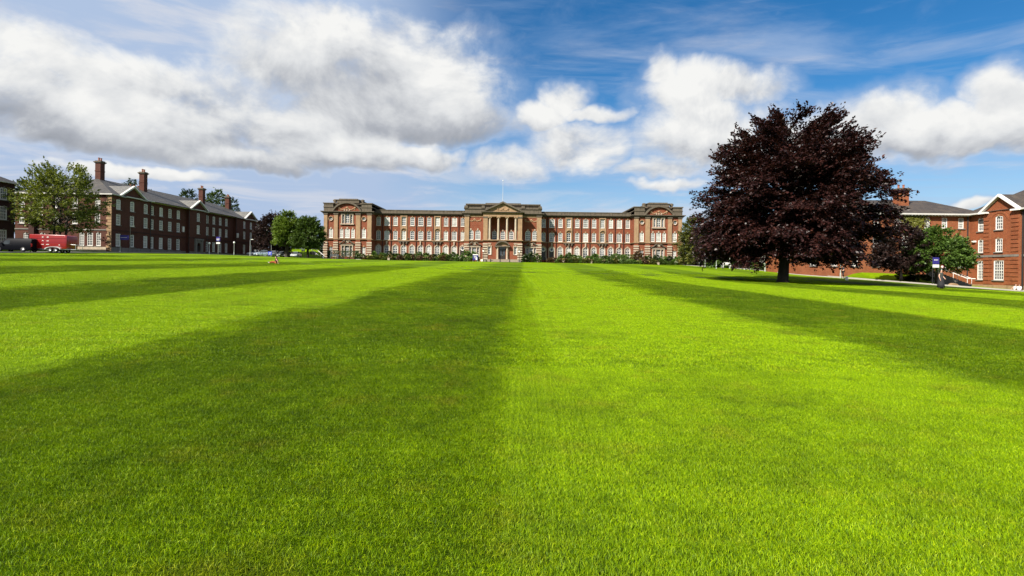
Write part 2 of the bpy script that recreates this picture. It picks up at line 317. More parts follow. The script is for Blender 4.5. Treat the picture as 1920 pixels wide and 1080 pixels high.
# ------------------------------------------------------------------ object helpers
def tag(o, label=None, cat=None, group=None, kind=None):
    if label: o['label'] = label
    if cat: o['category'] = cat
    if group: o['group'] = group
    if kind: o['kind'] = kind
    return o
def empty(name, loc, label=None, cat=None, group=None, rz=0):
    o = bpy.data.objects.new(name, None); COL.objects.link(o); o.location = loc; o.rotation_euler = (0, 0, rz); o.empty_display_size = .5
    return tag(o, label, cat, group)
def link(name, me, parent=None, loc=(0, 0, 0), rz=0):
    o = bpy.data.objects.new(name, me); COL.objects.link(o); o.location = loc; o.rotation_euler = (0, 0, rz)
    if parent is not None: o.parent = parent
    return o
class MB:
    """collects faces into one mesh"""
    def __init__(s): s.v = []; s.f = []; s.m = []; s.cur = 0
    def add(s, vs, fs):
        b = len(s.v); s.v += [tuple(q) for q in vs]; s.f += [tuple(b + i for i in f) for f in fs]; s.m += [s.cur] * len(fs); return s
    def box(s, x0, x1, y0, y1, z0, z1, skip=''):
        if x1 < x0: x0, x1 = x1, x0
        V = [(x0, y0, z0), (x1, y0, z0), (x1, y1, z0), (x0, y1, z0), (x0, y0, z1), (x1, y0, z1), (x1, y1, z1), (x0, y1, z1)]
        F = {'b': (3, 2, 1, 0), 't': (4, 5, 6, 7), 'f': (0, 1, 5, 4), 'r': (1, 2, 6, 5), 'k': (2, 3, 7, 6), 'l': (3, 0, 4, 7)}
        return s.add(V, [f for k, f in F.items() if k not in skip])
    def lathe(s, c, prof, n=12, caps=True):
        vs = []; fs = []
        for (r, z) in prof:
            for i in range(n): a = 2 * math.pi * i / n; vs.append((c[0] + r * math.cos(a), c[1] + r * math.sin(a), c[2] + z))
        for j in range(len(prof) - 1):
            for i in range(n): fs.append((j * n + i, j * n + (i + 1) % n, (j + 1) * n + (i + 1) % n, (j + 1) * n + i))
        if caps: fs.append(tuple(reversed(range(n)))); fs.append(tuple((len(prof) - 1) * n + i for i in range(n)))
        return s.add(vs, fs)
    def tube(s, pts, rad, n=6, caps=True):
        pts = [Vector(p) for p in pts]; rad = rad if isinstance(rad, (list, tuple)) else [rad] * len(pts)
        vs = []; fs = []; up = Vector((0, 0, 1))
        for i, p in enumerate(pts):
            d = (pts[min(i + 1, len(pts) - 1)] - pts[max(i - 1, 0)]).normalized()
            a = d.cross(up if abs(d.z) < .9 else Vector((1, 0, 0))).normalized(); b = d.cross(a)
            for k in range(n): t = 2 * math.pi * k / n; vs.append(p + (a * math.cos(t) + b * math.sin(t)) * rad[i])
        for j in range(len(pts) - 1):
            for k in range(n): fs.append((j * n + k, j * n + (k + 1) % n, (j + 1) * n + (k + 1) % n, (j + 1) * n + k))
        if caps: fs.append(tuple(reversed(range(n)))); fs.append(tuple((len(pts) - 1) * n + k for k in range(n)))
        return s.add(vs, fs)
    def prism(s, poly, y0, y1, flip=False):
        """polygon in x,z pushed from y0 to y1"""
        n = len(poly); vs = [(x, y0, z) for x, z in poly] + [(x, y1, z) for x, z in poly]
        fs = [tuple(range(n)), tuple(n + i for i in reversed(range(n)))] + [(i, n + i, n + (i + 1) % n, (i + 1) % n) for i in range(n)]
        return s.add(vs, fs)
    def mesh(s, name, mats, smooth=False):
        me = bpy.data.meshes.new(name); me.from_pydata(s.v, [], s.f)
        for q in (mats if isinstance(mats, (list, tuple)) else [mats]): me.materials.append(q)
        if any(s.m): me.polygons.foreach_set('material_index', s.m)
        me.update()
        bm = bmesh.new(); bm.from_mesh(me); bmesh.ops.recalc_face_normals(bm, faces=bm.faces); bm.to_mesh(me); bm.free()
        if smooth: me.polygons.foreach_set('use_smooth', [True] * len(me.polygons))
        return me
    def build(s, name, mats, parent=None, loc=(0, 0, 0), rz=0, smooth=False):
        return link(name, s.mesh(name, mats, smooth), parent, loc, rz)
def copy_tree(o, parent=None):
    c = o.copy(); COL.objects.link(c); c.parent = parent
    for ch in list(o.children): copy_tree(ch, c)
    return c
def at(x, y, D):
    u, v = (x - 960) / 1000, (503 - y) / 1000
    return Vector(((u - v * ROLL) * D, D, EYE + (v + u * ROLL) * D))
def gx(x, D): return (x - 960) / 1000 * D
# ------------------------------------------------------------------ terrain
CP = [(0, 0, 0), (-12, 4, .1), (12, 4, -.02), (-25, 20, .75), (22, 20, .22), (-2, 30, .58), (-2.7, 142, 3.25), (-50, 143, 3.55), (46, 143, 3.0), (0, 90, 2.05), (-73, 97, 3.75), (-71, 74, 3.0), (-76, 155, 4.4),
      (-27.6, 62, 1.75), (28, 55, .47), (38.6, 48, .26), (43, 80, 1.1), (50, 68, .42), (53.3, 62, 0.02), (55.7, 58, -.26), (70, 82, -.15), (70, 72, -.55), (46, 97, 1.75), (44, 120, 2.4), (-40, 30, 1.5),
      (-90, 180, 4.6), (90, 180, 2.6), (0, 200, 4.0), (110, 90, .2), (-120, 90, 4.2), (60, 20, -.6), (-60, -20, 1.0), (40, -20, -.8), (75, 110, 1.7), (0, 260, 4.6), (140, 240, 3), (-160, 240, 5)]
_c = np.array(CP, float)
def _k(r): return np.where(r > 0, r ** 2 * np.log(np.maximum(r, 1e-9)), 0)
_n = len(_c); _A = np.zeros((_n + 3, _n + 3)); _d = np.hypot(_c[:, None, 0] - _c[None, :, 0], _c[:, None, 1] - _c[None, :, 1])
_A[:_n, :_n] = _k(_d / 100) + np.eye(_n) * .004; _A[:_n, _n] = 1; _A[:_n, _n + 1:] = _c[:, :2] / 100; _A[_n, :_n] = 1; _A[_n + 1:, :_n] = _c[:, :2].T / 100
_w = np.linalg.solve(_A, np.concatenate([_c[:, 2], [0, 0, 0]]))
def gnd(X, Y):
    X = np.asarray(X, float); Y = np.asarray(Y, float)
    r = np.hypot(X[..., None] - _c[:, 0], Y[..., None] - _c[:, 1]) / 100
    return _k(r) @ _w[:_n] + _w[_n] + X / 100 * _w[_n + 1] + Y / 100 * _w[_n + 2]
def gz(X, Y): return float(gnd(X, Y))
def ground():
    xs = np.concatenate([[-4000, -1500, -600, -300], np.arange(-190, 191, 2.5), [300, 600, 1500, 4000]])
    ys = np.concatenate([[-4000, -1200, -300], np.arange(-40, 262, 2.5), [400, 800, 2000, 6000]])
    XX, YY = np.meshgrid(xs, ys); ZZ = gnd(np.clip(XX, -190, 190), np.clip(YY, -40, 260))
    ZZ = np.where((np.abs(XX) > 200) | (YY > 262) | (YY < -45), 2 + (ZZ - 2) * .3, ZZ)
    v = np.stack([XX.ravel(), YY.ravel(), ZZ.ravel()], 1); nx, ny = len(xs), len(ys)
    f = [(j * nx + i, j * nx + i + 1, (j + 1) * nx + i + 1, (j + 1) * nx + i) for j in range(ny - 1) for i in range(nx - 1)]
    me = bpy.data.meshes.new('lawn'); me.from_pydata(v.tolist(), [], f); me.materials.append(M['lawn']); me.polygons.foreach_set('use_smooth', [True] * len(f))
    tag(link('lawn', me), 'wide mown green lawn with broad light and dark stripes', kind='structure')
ground()
def ribbon(name, left, right, mat, lift, n=14, kind='structure', th=0):
    """sheet between two ground polylines, laid on the terrain"""
    def dens(p):
        o = []
        for a, b in zip(p[:-1], p[1:]):
            k = max(2, int(math.hypot(b[0] - a[0], b[1] - a[1]) / 2)); o += [(a[0] + (b[0] - a[0]) * i / k, a[1] + (b[1] - a[1]) * i / k) for i in range(k)]
        return o + [p[-1]]
    def res(p, m):
        p = np.array(p, float); s = np.concatenate([[0], np.cumsum(np.hypot(*np.diff(p, axis=0).T))]); q = np.linspace(0, s[-1], m)
        return np.stack([np.interp(q, s, p[:, 0]), np.interp(q, s, p[:, 1])], 1)
    m = max(len(dens(left)), len(dens(right))); L, Rr = res(left, m), res(right, m); vs = []; fs = []
    K = n
    for i in range(m):
        for k in range(K):
            q = L[i] + (Rr[i] - L[i]) * k / (K - 1); vs.append((q[0], q[1], gz(q[0], q[1]) + lift))
    for i in range(m - 1):
        for k in range(K - 1): fs.append((i * K + k, i * K + k + 1, (i + 1) * K + k + 1, (i + 1) * K + k))
    if th:
        b = len(vs); vs += [(x, y, z - th) for x, y, z in vs]
        rim = [i * K for i in range(m)] ; rim2 = [i * K + K - 1 for i in range(m)]
        for r in (rim, rim2):
            for a, c in zip(r[:-1], r[1:]): fs.append((a, c, c + b, a + b))
    me = bpy.data.meshes.new(name); me.from_pydata(vs, [], fs); me.materials.append(mat); me.polygons.foreach_set('use_smooth', [True] * len(fs))
    o = link(name, me); return tag(o, kind=kind)
# ------------------------------------------------------------------ building helpers
class Fr:
    """a facade frame: u along the wall, y into the wall, z up, inside a parent thing"""
    def __init__(s, parent, o=(0, 0, 0), rz=0): s.p, s.o, s.rz = parent, Vector(o), rz
    def at(s, u=0, y=0, z=0): return s.o + Matrix.Rotation(s.rz, 3, 'Z') @ Vector((u, y, z))
    def put(s, mb, name, mat, u=0, y=0, z=0, parent=None, smooth=False):
        return mb.build(name, mat, s.p, s.at(u, y, z), s.rz, smooth)
    def inst(s, name, me, u=0, y=0, z=0): return link(name, me, s.p, s.at(u, y, z), s.rz)
def outline(kind, w, h, n=10):
    """opening outline, counter-clockwise from the lower left, base on z=0, centred on x=0"""
    a = w / 2
    if kind == 'round': return [(a * math.cos(t), a + a * math.sin(t)) for t in [2 * math.pi * i / 20 for i in range(20)]]
    if kind == 'arch': return [(-a, 0), (a, 0)] + [(a * math.cos(t), h - a + a * math.sin(t)) for t in [math.pi * i / n for i in range(n + 1)]]
    if kind == 'seg':
        r = w * .14
        return [(-a, 0), (a, 0)] + [(a * math.cos(t), h - r + r * math.sin(t)) for t in [math.pi * i / n for i in range(n + 1)]]
    return [(-a, 0), (a, 0), (a, h), (-a, h)]
def top_at(kind, w, h, x):
    a = w / 2
    if kind == 'arch': return h - a + math.sqrt(max(0, a * a - x * x))
    if kind == 'seg': r = w * .14; return h - r + r * math.sqrt(max(0, 1 - (x / a) ** 2))
    if kind == 'round': return a + math.sqrt(max(0, a * a - x * x))
    return h
_fm = {}
def sash_mesh(kind, w, h, cols, rows, t=.13, bar=.055):
    key = (kind, round(w, 3), round(h, 3), cols, rows, t)
    if key in _fm: return _fm[key]
    b = MB(); o = outline(kind, w, h)
    if kind == 'round': i = [(x * (1 - 2 * t / w), w / 2 + (z - w / 2) * (1 - 2 * t / w)) for x, z in o]
    else: i = [(x, z + t) for x, z in outline(kind, w - 2 * t, h - 2 * t)]
    n = len(o)
    vs = [(x, 0, z) for x, z in o] + [(x, 0, z) for x, z in i] + [(x, .12, z) for x, z in i] + [(x, .12, z) for x, z in o]
    fs = []
    for k in range(n):
        q = (k + 1) % n
        fs += [(k, q, n + q, n + k), (n + k, n + q, 2 * n + q, 2 * n + k), (k, 3 * n + k, 3 * n + q, q)]
    b.add(vs, fs)
    a = w / 2 - t
    for c in range(1, cols):
        x = -a + 2 * a * c / cols; zt = top_at(kind, w - 2 * t, h - 2 * t, x) + t - .005; zb = (w - zt if kind == 'round' else t) + .005
        b.box(x - bar / 2, x + bar / 2, .03, .09, zb, zt)
    for r in range(1, rows):
        z = t + (h - 2 * t) * r / rows; big = .045 if r == rows // 2 and rows % 2 == 0 and kind != 'round' else 0
        if kind == 'arch' and z > h - w / 2 - .05:
            dz = z - (h - w / 2); hw = math.sqrt(max(.01, a * a - dz * dz)) - .01
        elif kind == 'round': hw = a - .01
        else: hw = a - .01
        if kind == 'seg' and z > h - .3: continue
        b.box(-hw, hw, .02, .085, z - bar / 2 - big / 2, z + bar / 2 + big / 2)
    me = b.mesh('window', M['white']); _fm[key] = me; return me
_gm = {}
def pane_mesh(kind, w, h, mat):
    key = (kind, round(w, 3), round(h, 3), mat)
    if key not in _gm:
        b = MB(); o = outline(kind, w - .02, h - .02); b.add([(x, 0, z + .01) for x, z in o], [tuple(range(len(o)))]); _gm[key] = b.mesh('glass', M[mat])
    return _gm[key]
_sm = {}
def boxmesh(name, w, d, h, mat):
    key = (name, round(w, 3), round(d, 3), round(h, 3), mat)
    if key not in _sm: _sm[key] = MB().box(-w / 2, w / 2, 0, d, 0, h).mesh(name, M[mat])
    return _sm[key]
RW = random.Random(5)
def window(F, u, z, w, h, kind='rect', cols=2, rows=4, pane=None, sill='stone', key='stone', inset=.07, y=0, t=.14):
    f = F.inst('window', sash_mesh(kind, w, h, cols, rows, t), u, y + inset, z)
    pane = pane or RW.choice(['glass', 'glass_mid', 'blind', 'glass', 'glass_mid'])
    g = link('glass', pane_mesh(kind, w, h, pane), f, (0, .07, 0))
    if sill: link('sill', boxmesh('sill', w + .3, .22, .13, sill), f, (0, -.2, -.135))
    if key and kind != 'round':
        k = MB(); k.prism([(-.13, 0), (.13, 0), (.2, .5), (-.2, .5)], 0, .12)
        kk = _sm.setdefault(('keystone', key), k.mesh('keystone', M[key])) if ('keystone', key) not in _sm else _sm[('keystone', key)]
        ko = link('keystone', kk, f, (0, -.165, h - .08))
        if key == 'stone_grey' or sill == 'stone_grey': ko.scale = (.6, .6, .5)
    return f
def wall(F, bands, name='wall', mat='brick_main', reveal=.24, y=0, revmat=None):
    """bands: (z0, z1, u0, u1, [(u, z, w, h, kind), ...]) -> one wall mesh with real openings"""
    b = MB()
    for (z0, z1, u0, u1, ops) in bands:
        ops = sorted(ops, key=lambda o: o[0])
        cuts = [u0] + [(p[0] + p[2] / 2 + q[0] - q[2] / 2) / 2 for p, q in zip(ops[:-1], ops[1:])] + [u1]
        if not ops: b.add([(u0, y, z0), (u1, y, z0), (u1, y, z1), (u0, y, z1)], [(0, 1, 2, 3)]); continue
        for k, op in enumerate(ops):
            a, c = cuts[k], cuts[k + 1]; uu, zz, w, h, kind = op[:5]
            o = [(uu + x, zz + q) for x, q in outline(kind, w, h)]
            cell = [(a, z0), (c, z0), (c, z1), (a, z1)]
            tri = tessellate_polygon([[Vector((p[0], p[1], 0)) for p in cell], [Vector((p[0], p[1], 0)) for p in o]])
            allp = cell + o
            b.add([(p[0], y, p[1]) for p in allp], tri)
            n = len(o); b.add([(p[0], y, p[1]) for p in o] + [(p[0], y + reveal, p[1]) for p in o], [(i, (i + 1) % n, n + (i + 1) % n, n + i) for i in range(n)])
    return F.put(b, name, M[mat])
def arch_ring(F, u, z, w, h, t, name, mat, proud=.07, legs=True, keyz=True):
    """stone surround of an arched opening"""
    b = MB(); a = w / 2; n = 12; zs = h - a
    inn = [(a * math.cos(q), zs + a * math.sin(q)) for q in [math.pi * i / n for i in range(n + 1)]]; outt = [((a + t) * math.cos(q), zs + (a + t) * math.sin(q)) for q in [math.pi * i / n for i in range(n + 1)]]
    if legs: inn = [(a, 0)] + inn + [(-a, 0)]; outt = [(a + t, 0)] + outt + [(-a - t, 0)]
    m = len(inn); vs = []
    for p in (inn, outt):
        vs += [(x, -proud, q) for x, q in p]
    vs += [(x, .02, q) for x, q in inn] + [(x, .02, q) for x, q in outt]
    fs = []
    for i in range(m - 1): fs += [(i, i + 1, m + i + 1, m + i), (m + i, m + i + 1, 3 * m + i + 1, 3 * m + i), (i, 2 * m + i, 2 * m + i + 1, i + 1)]
    b.add(vs, fs)
    if keyz: b.prism([(-.14, h - .05), (.14, h - .05), (.22, h + t + .18), (-.22, h + t + .18)], -proud - .07, .01)
    return F.put(b, name, M[mat], u, 0, z)
def slab_stack(F, x0, x1, y0, y1, steps, name, mat):
    """cornice: (z0, z1, projection) courses all round a block"""
    b = MB()
    for z0, z1, p in steps: b.box(x0 - p, x1 + p, y0 - p, y1 + p, z0, z1)
    return F.put(b, name, M[mat])
def relief(F, u, z, w, h, name, mat, seed=1, n=26, y=-.02):
    """carved swag: lumps hanging in two garlands with a mask between"""
    r = random.Random(seed); b = MB()
    def lump(x, q, s):
        b.lathe((0, 0, 0), [(.01, -s), (s * .8, -s * .5), (s, 0), (s * .8, s * .5), (.01, s)], 7, False)
        k = len(b.v) - 35
        for i in range(k, len(b.v)): vx, vy, vz = b.v[i]; b.v[i] = (x + vx, y - abs(vy) * .8 if vy < 0 else y + vy * .1, q + vz)
    for i in range(n):
        t = i / (n - 1) * 2 - 1; sag = -h * .55 * math.sin(abs(t) * math.pi)
        lump(t * w / 2, z + h * .2 + sag + r.uniform(-.1, .1) * h, r.uniform(.10, .19) * h)
    for q in (-1, 0, 1): lump(q * w * .48, z + h * .1, .26 * h); lump(q * w * .48, z - h * .25, .16 * h)
    return F.put(b, name, M[mat], u, 0, 0)
def chimney(F, u, y, z, w, d, h, pots=2, mat='brick_hall'):
    b = MB(); b.box(-w / 2, w / 2, -d / 2, d / 2, 0, h - .75); b.box(-w / 2 - .06, w / 2 + .06, -d / 2 - .06, d / 2 + .06, h * .55, h * .55 + .16)
    c = F.put(b, 'chimney', M[mat], u, y, z)
    k = MB(); k.box(-w / 2 - .1, w / 2 + .1, -d / 2 - .1, d / 2 + .1, h - .75, h - .6); k.box(-w / 2 - .22, w / 2 + .22, -d / 2 - .22, d / 2 + .22, h - .6, h - .42); k.box(-w / 2 - .05, w / 2 + .05, -d / 2 - .05, d / 2 + .05, h - .42, h - .25)
    k.build('chimney_cap', M['stone_moss'], c)
    for i in range(pots):
        q = MB(); q.lathe((0, 0, 0), [(.17, 0), (.15, .1), (.14, .5), (.19, .55), (.19, .62), (.12, .62)], 8)
        q.build('chimney_pot', M['terracotta'], c, ((i - (pots - 1) / 2) * w * .5, 0, h - .26))
    return c
def hip_roof(F, x0, x1, y0, y1, z, rise, over=.5, mat='slate', hipl=True, hipr=True, name='roof', along='x', inset=None):
    X0, X1, Y0, Y1 = x0 - over, x1 + over, y0 - over, y1 + over; b = MB()
    if along == 'x':
        my = (Y0 + Y1) / 2; k = inset or (Y1 - Y0) / 2; a, c = X0 + (k if hipl else 0), X1 - (k if hipr else 0)
        V = [(X0, Y0, z), (X1, Y0, z), (X1, Y1, z), (X0, Y1, z), (a, my, z + rise), (c, my, z + rise)]
        b.add(V, [(0, 1, 5, 4), (1, 2, 5), (2, 3, 4, 5), (3, 0, 4), (3, 2, 1, 0)])
    else:
        mx = (X0 + X1) / 2; k = inset or (X1 - X0) / 2; a, c = Y0 + (k if hipl else 0), Y1 - (k if hipr else 0)
        V = [(X0, Y0, z), (X1, Y0, z), (X1, Y1, z), (X0, Y1, z), (mx, a, z + rise), (mx, c, z + rise)]
        b.add(V, [(0, 1, 4), (1, 2, 5, 4), (2, 3, 5), (3, 0, 4, 5), (3, 2, 1, 0)])
    return F.put(b, name, M[mat])
def gable(F, u, w, z, rise, depth, proud, back, mat='slate', wallmat='brick_hall', trim='offwhite'):
    """pedimented cross gable over a projecting bay: roof, brick tympanum, raking cornice"""
    a = w / 2; b = MB(); o = .45
    b.add([(-a - o, -proud - o, -.02), (a + o, -proud - o, -.02), (a + o, back, -.02), (-a - o, back, -.02), (0, -proud - o, rise + .25), (0, back, rise + .25)], [(0, 4, 5, 3), (1, 2, 5, 4)])
    r = F.put(b, 'gable_roof', M[mat], u, 0, z)
    t = MB(); t.prism([(-a, 0), (a, 0), (0, rise - .05)], -proud, back - .5); t.build('tympanum', M[wallmat], r)
    k = MB()
    for s in (-1, 1):
        p0 = Vector((s * (a + o), 0)); p1 = Vector((0, rise + .25)); n = Vector((p1 - p0)).normalized(); th = .30
        k.prism([(p0.x, p0.y + .03), (p1.x, p1.y + .03), (p1.x, p1.y - th), (p0.x - s * .35, p0.y - .05)], -proud - o - .04, -proud - .02)
    k.build('raking_cornice', M[trim], r)
    for s in (-1, 1): MB().box(s * (a + o), s * (a - w * .16), -proud - o - .03, -proud + .02, -.22, .02).build('eave_return', M[trim], r)
    return r
# ------------------------------------------------------------------ the main building
def main_building():
    root = empty('grand_building', (-2.7, 150, 3.8), 'long red brick building with stone portico and domed end pavilions facing the lawn', 'building')
    F = Fr(root); G = 3.0   # G: depth of foundations below the ground line
    WY = 4.0
    # --- volumes behind the facades
    for s, nm in ((-1, 'wing_wall'), (1, 'wing_wall')):
        x0, x1 = sorted((s * 10.8, s * 36.9)); b = MB(); b.box(x0, x1, WY, WY + 14, -G, 13.2, 'f'); F.put(b, nm, M['brick_main'])
        x0, x1 = sorted((s * 36.9, s * 50.4)); b = MB(); b.box(x0, x1, 0, 22, -G, 15.2, 'f'); F.put(b, 'pavilion_wall', M['brick_main'])
    b = MB(); b.box(-10.8, 10.8, 0, 18, -G, 15.2, 'f'); F.put(b, 'centre_wall', M['brick_main'])
    # --- wings
    for s in (-1, 1):
        us = [s * (11.66 + 2.43 * k) for k in range(11)]
        wide = [k % 4 == 1 for k in range(11)]; stn = [k % 4 == 3 for k in range(11)]
        top, mid, gr = [], [], []
        for k, u in enumerate(us):
            w = 1.5 if wide[k] else 1.22
            top.append((u, 9.7, w, 2.5, 'seg')); mid.append((u, 5.62, w, 2.6, 'seg')); gr.append((u, 1.0 if k not in (0, 1) or s < 0 and k != 0 else .3, 1.35, 3.0 if k not in (0, 1) or s < 0 and k != 0 else 3.7, 'arch'))
        x0, x1 = sorted((s * 10.8, s * 36.9))
        wall(F, [(-G, 5.25, x0, x1, gr), (5.25, 9.0, x0, x1, mid), (9.0, 13.2, x0, x1, top)], 'wing_front', y=WY)
        FW = Fr(root, (0, WY, 0))
        for k, (u, z, w, h, kd) in enumerate(top): window(FW, u, z, w, h, kd, 3, 4, RW.choice(['glass_mid', 'blind', 'glass']), 'stone_pale', None if stn[k] else 'stone')
        for k, (u, z, w, h, kd) in enumerate(mid): window(FW, u, z, w, h, kd, 3 if wide[k] else 2, 4, RW.choice(['blind', 'glass_mid', 'glass_mid', 'glass']), 'stone_pale', 'stone')
        for k, (u, z, w, h, kd) in enumerate(gr):
            if h > 3.5:
                d = MB(); d.box(u - .6, u + .6, .12, .2, z, z + 2.35); dd = FW.put(d, 'side_door', M['door']); MB().lathe((u + .45, .1, z + 1.1), [(.04, -.04), (.05, 0), (.04, .04)], 6).build('door_handle', M['alloy'], dd)
                window(FW, u, z + 2.4, 1.3, 1.3, 'round', 1, 1, 'glass', None, None, t=.25)
                for q in (-1, 1): MB().prism([(u + q * .8, z - .6), (u + q * 1.15, z - .6), (u + q * .95, z + .75), (u + q * .8, z + .75)], -1.1, -.05).build('step_wall', M['stone_pale'], root, FW.at())
            else:
                f = window(FW, u, z, w, h, kd, 2, 4, RW.choice(['glass_mid', 'blind', 'glass']), 'stone_pale', None, t=.13)
                MB().tube([(.34 * math.cos(a), .06, 2.25 + .34 * math.sin(a)) for a in [2 * math.pi * i / 14 for i in range(15)]], .05, 5, False).build('oculus_ring', M['white'], f)
            arch_ring(FW, u, z, w, h, .26, 'arch_surround', 'stone_pale', keyz=True)
        # projecting bays round the stone-framed windows, stone frames, aprons, scrolls
        for k in (3, 7):
            u = us[k]; b = MB()
            for q in (-1, 1):
                b.box(u + q * .66, u + q * 1.0, -.16, .02, 5.6, 12.6)
            b.box(u - 1.0, u + 1.0, -.2, .02, 12.3, 12.62); b.box(u - .64, u + .64, -.12, .02, 8.35, 9.5)
            st = FW.put(b, 'stone_window_frame', M['stone'])
            MB().tube([(u - .75, -.15, 8.5), (u - .4, -.3, 8.85), (u, -.36, 8.98), (u + .4, -.3, 8.85), (u + .75, -.15, 8.5)], [.1, .14, .16, .14, .1], 6).build('hood', M['stone'], st)
            bk = MB()
            for q in (-1, 1): bk.prism([(u + q * .7, 5.2), (u + q * 1.15, 5.15), (u + q * 1.0, 4.55), (u + q * .72, 4.3)], -.42, .02)
            bk.prism([(u - .22, 5.2), (u + .22, 5.2), (u + .14, 4.3), (u - .14, 4.3)], -.5, .02)
            bk.box(u - 1.5, u + 1.5, -.45, .02, 5.06, 5.24)
            bk.build('bracket', M['stone_moss'], st)
            for q in (-1, 1): relief(FW, u + q * 1.15, 6.0, .5, .7, 'carved_scroll', 'stone_moss', k, 5)
        for k in (1, 5, 9):
            u = us[k]
            bk = MB(); bk.prism([(u - .2, 5.2), (u + .2, 5.2), (u + .13, 4.15), (u - .13, 4.15)], -.4, .02); FW.put(bk, 'bracket', M['stone_pale'])
            for q in (-1, 1):
                if not 11.0 < abs(u + q * 1.2) < 36.5: continue
                p = MB(); p.box(u + q * 1.16, u + q * 1.34, -.22, .01, -1.5, 13.0); FW.put(p, 'recess_shade_strip', M['brick_dark'])  # dark strip painting in the shade beside the recessed window bay
        slab_stack(FW, x0 + .01, x1 - .01, 0, .01, [(5.24, 5.34, .12), (5.34, 5.46, .22), (5.46, 5.55, .10)], 'string_course', 'stone')
        xa, xb = x0 + .02, x1 - .02; b = MB()
        b.box(xa, xb, -.15, .3, 12.75, 12.95); b.box(xa, xb, -.5, .3, 12.95, 13.15); b.box(xa, xb, -.7, .3, 13.15, 13.3)
        FW.put(b, 'cornice', M['stone_moss'])
        b = MB(); b.box(xa, xb, -.1, .35, 13.3, 14.05); b.box(xa, xb, -.2, .45, 14.05, 14.26); pp = FW.put(b, 'parapet', M['stone_moss'])
        b = MB()
        for k, u in enumerate(us[::2]): b.box(u - .35, u + .35, -.17, -.09, 13.3, 14.05)
        b.build('parapet_pier', M['stone_moss'], pp)
        b = MB(); b.box(xa, xb, .4, 13.9, 13.2, 13.4); FW.put(b, 'flat_roof', M['lead'])
        for k in (1, 4): p = MB(); p.tube([(us[0] + s * 7.3 * k + s * 1.2, -.08, .3), (us[0] + s * 7.3 * k + s * 1.2, -.08, 12.7)], .06, 6); FW.put(p, 'downpipe', M['iron'])
    # --- end pavilions
    for s in (-1, 1):
        c = s * 43.65; P = Fr(root, (c, 0, 0)); hw = 6.75
        pil = [-6.15, -3.25, 3.0, 6.15]; pw = [1.0, 1.1, 1.25, 1.2]
        if s > 0: pil = [-q for q in reversed(pil)]; pw = pw[::-1]
        cc = (pil[1] + pil[2]) / 2; so_ = [(pil[0] + pil[1]) / 2, (pil[2] + pil[3]) / 2]
        gr = [(so_[0], .4, 1.0, 2.9, 'rect'), (cc - 1.15, .6, .55, 2.9, 'rect'), (cc, .6, 1.2, 3.0, 'rect'), (cc + 1.15, .6, .55, 2.9, 'rect'), (so_[1], .4, 1.0, 2.9, 'rect')]
        mid = [(so_[0], 5.75, 1.15, 2.55, 'seg'), (cc - 1.6, 5.75, 1.0, 2.5, 'seg'), (cc, 5.75, 1.4, 2.6, 'seg'), (cc + 1.6, 5.75, 1.0, 2.5, 'seg'), (so_[1], 5.75, 1.15, 2.55, 'seg')]
        up = [(so_[0], 10.65, 1.0, 1.0, 'round'), (cc - 1.12, 9.9, .62, 2.3, 'rect'), (cc, 9.9, 1.2, 2.7, 'arch'), (cc + 1.12, 9.9, .62, 2.3, 'rect'), (so_[1], 10.65, 1.0, 1.0, 'round')]
        wall(P, [(-G, 5.25, -hw, hw, gr), (5.25, 9.2, -hw, hw, mid), (9.2, 13.1, -hw, hw, up)], 'pavilion_front')
        for i, (u, z, w, h, kd) in enumerate(gr): window(P, u, z, w, h, kd, 2 if w > .8 else 1, 4, ['glass_mid', 'glass', 'glass_mid', 'glass', 'blind'][i], None, 'stone' if i in (0, 4) else None, inset=.14, t=.09)
        for (u, z, w, h, kd) in mid: window(P, u, z, w, h, kd, 3 if w > 1.2 else 2, 4, RW.choice(['blind', 'blind', 'glass_mid']), 'stone_pale', 'stone_pale')
        for i, (u, z, w, h, kd) in enumerate(up):
            if kd == 'round':
                f = window(P, u, z, w, h, kd, 2, 2, 'glass', None, None, t=.1)
                MB().tube([(.62 * math.cos(a), -.2, .5 + .62 * math.sin(a)) for a in [2 * math.pi * q / 18 for q in range(19)]], .13, 6, False).build('stone_ring', M['stone'], f)
            else: window(P, u, z, w, h, kd, 2 if w > 1 else 1, 4, 'glass_mid' if i == 2 else 'glass', None, None, inset=.14, t=.09)
        # stone mullions of the tripartite windows
        for (z0, z1, nm) in ((9.75, 12.3, 'upper'), (.4, 3.6, 'lower')):
            b = MB()
            for q in (-1, 1):
                b.box(cc + q * .62, cc + q * .80, -.14, .1, z0, z1); b.box(cc + q * 1.45, cc + q * 1.72, -.14, .1, z0, z1)
            if nm == 'upper':
                b.box(cc - 1.95, cc + 1.95, -.4, .05, z0 - .25, z0); b.box(cc - 1.8, cc - .7, -.2, .05, z1, z1 + .3); b.box(cc + .7, cc + 1.8, -.2, .05, z1, z1 + .3)
            else: b.box(cc - 1.8, cc + 1.8, -.2, .05, z1, z1 + .35)
            P.put(b, 'window_surround', M['stone_pale'])
        arch_ring(P, cc, 9.9, 1.24, 2.72, .3, 'arch_surround', 'stone', legs=False)
        b = MB()   # broken scrolled pediment over the ground-floor triple window
        for q in (-1, 1):
            b.tube([(cc + q * 2.1, -.25, 4.1), (cc + q * 1.5, -.35, 4.3), (cc + q * 1.0, -.38, 4.75), (cc + q * .55, -.38, 5.05), (cc + q * .4, -.38, 4.85)], [.18, .2, .2, .17, .13], 6)
        b.box(cc - 2.1, cc + 2.1, -.3, .02, 3.96, 4.12)
        sp = P.put(b, 'scroll_pediment', M['stone_moss']); relief(P, cc, 4.65, .9, .9, 'carved_crest', 'stone_pale', 3, 8)
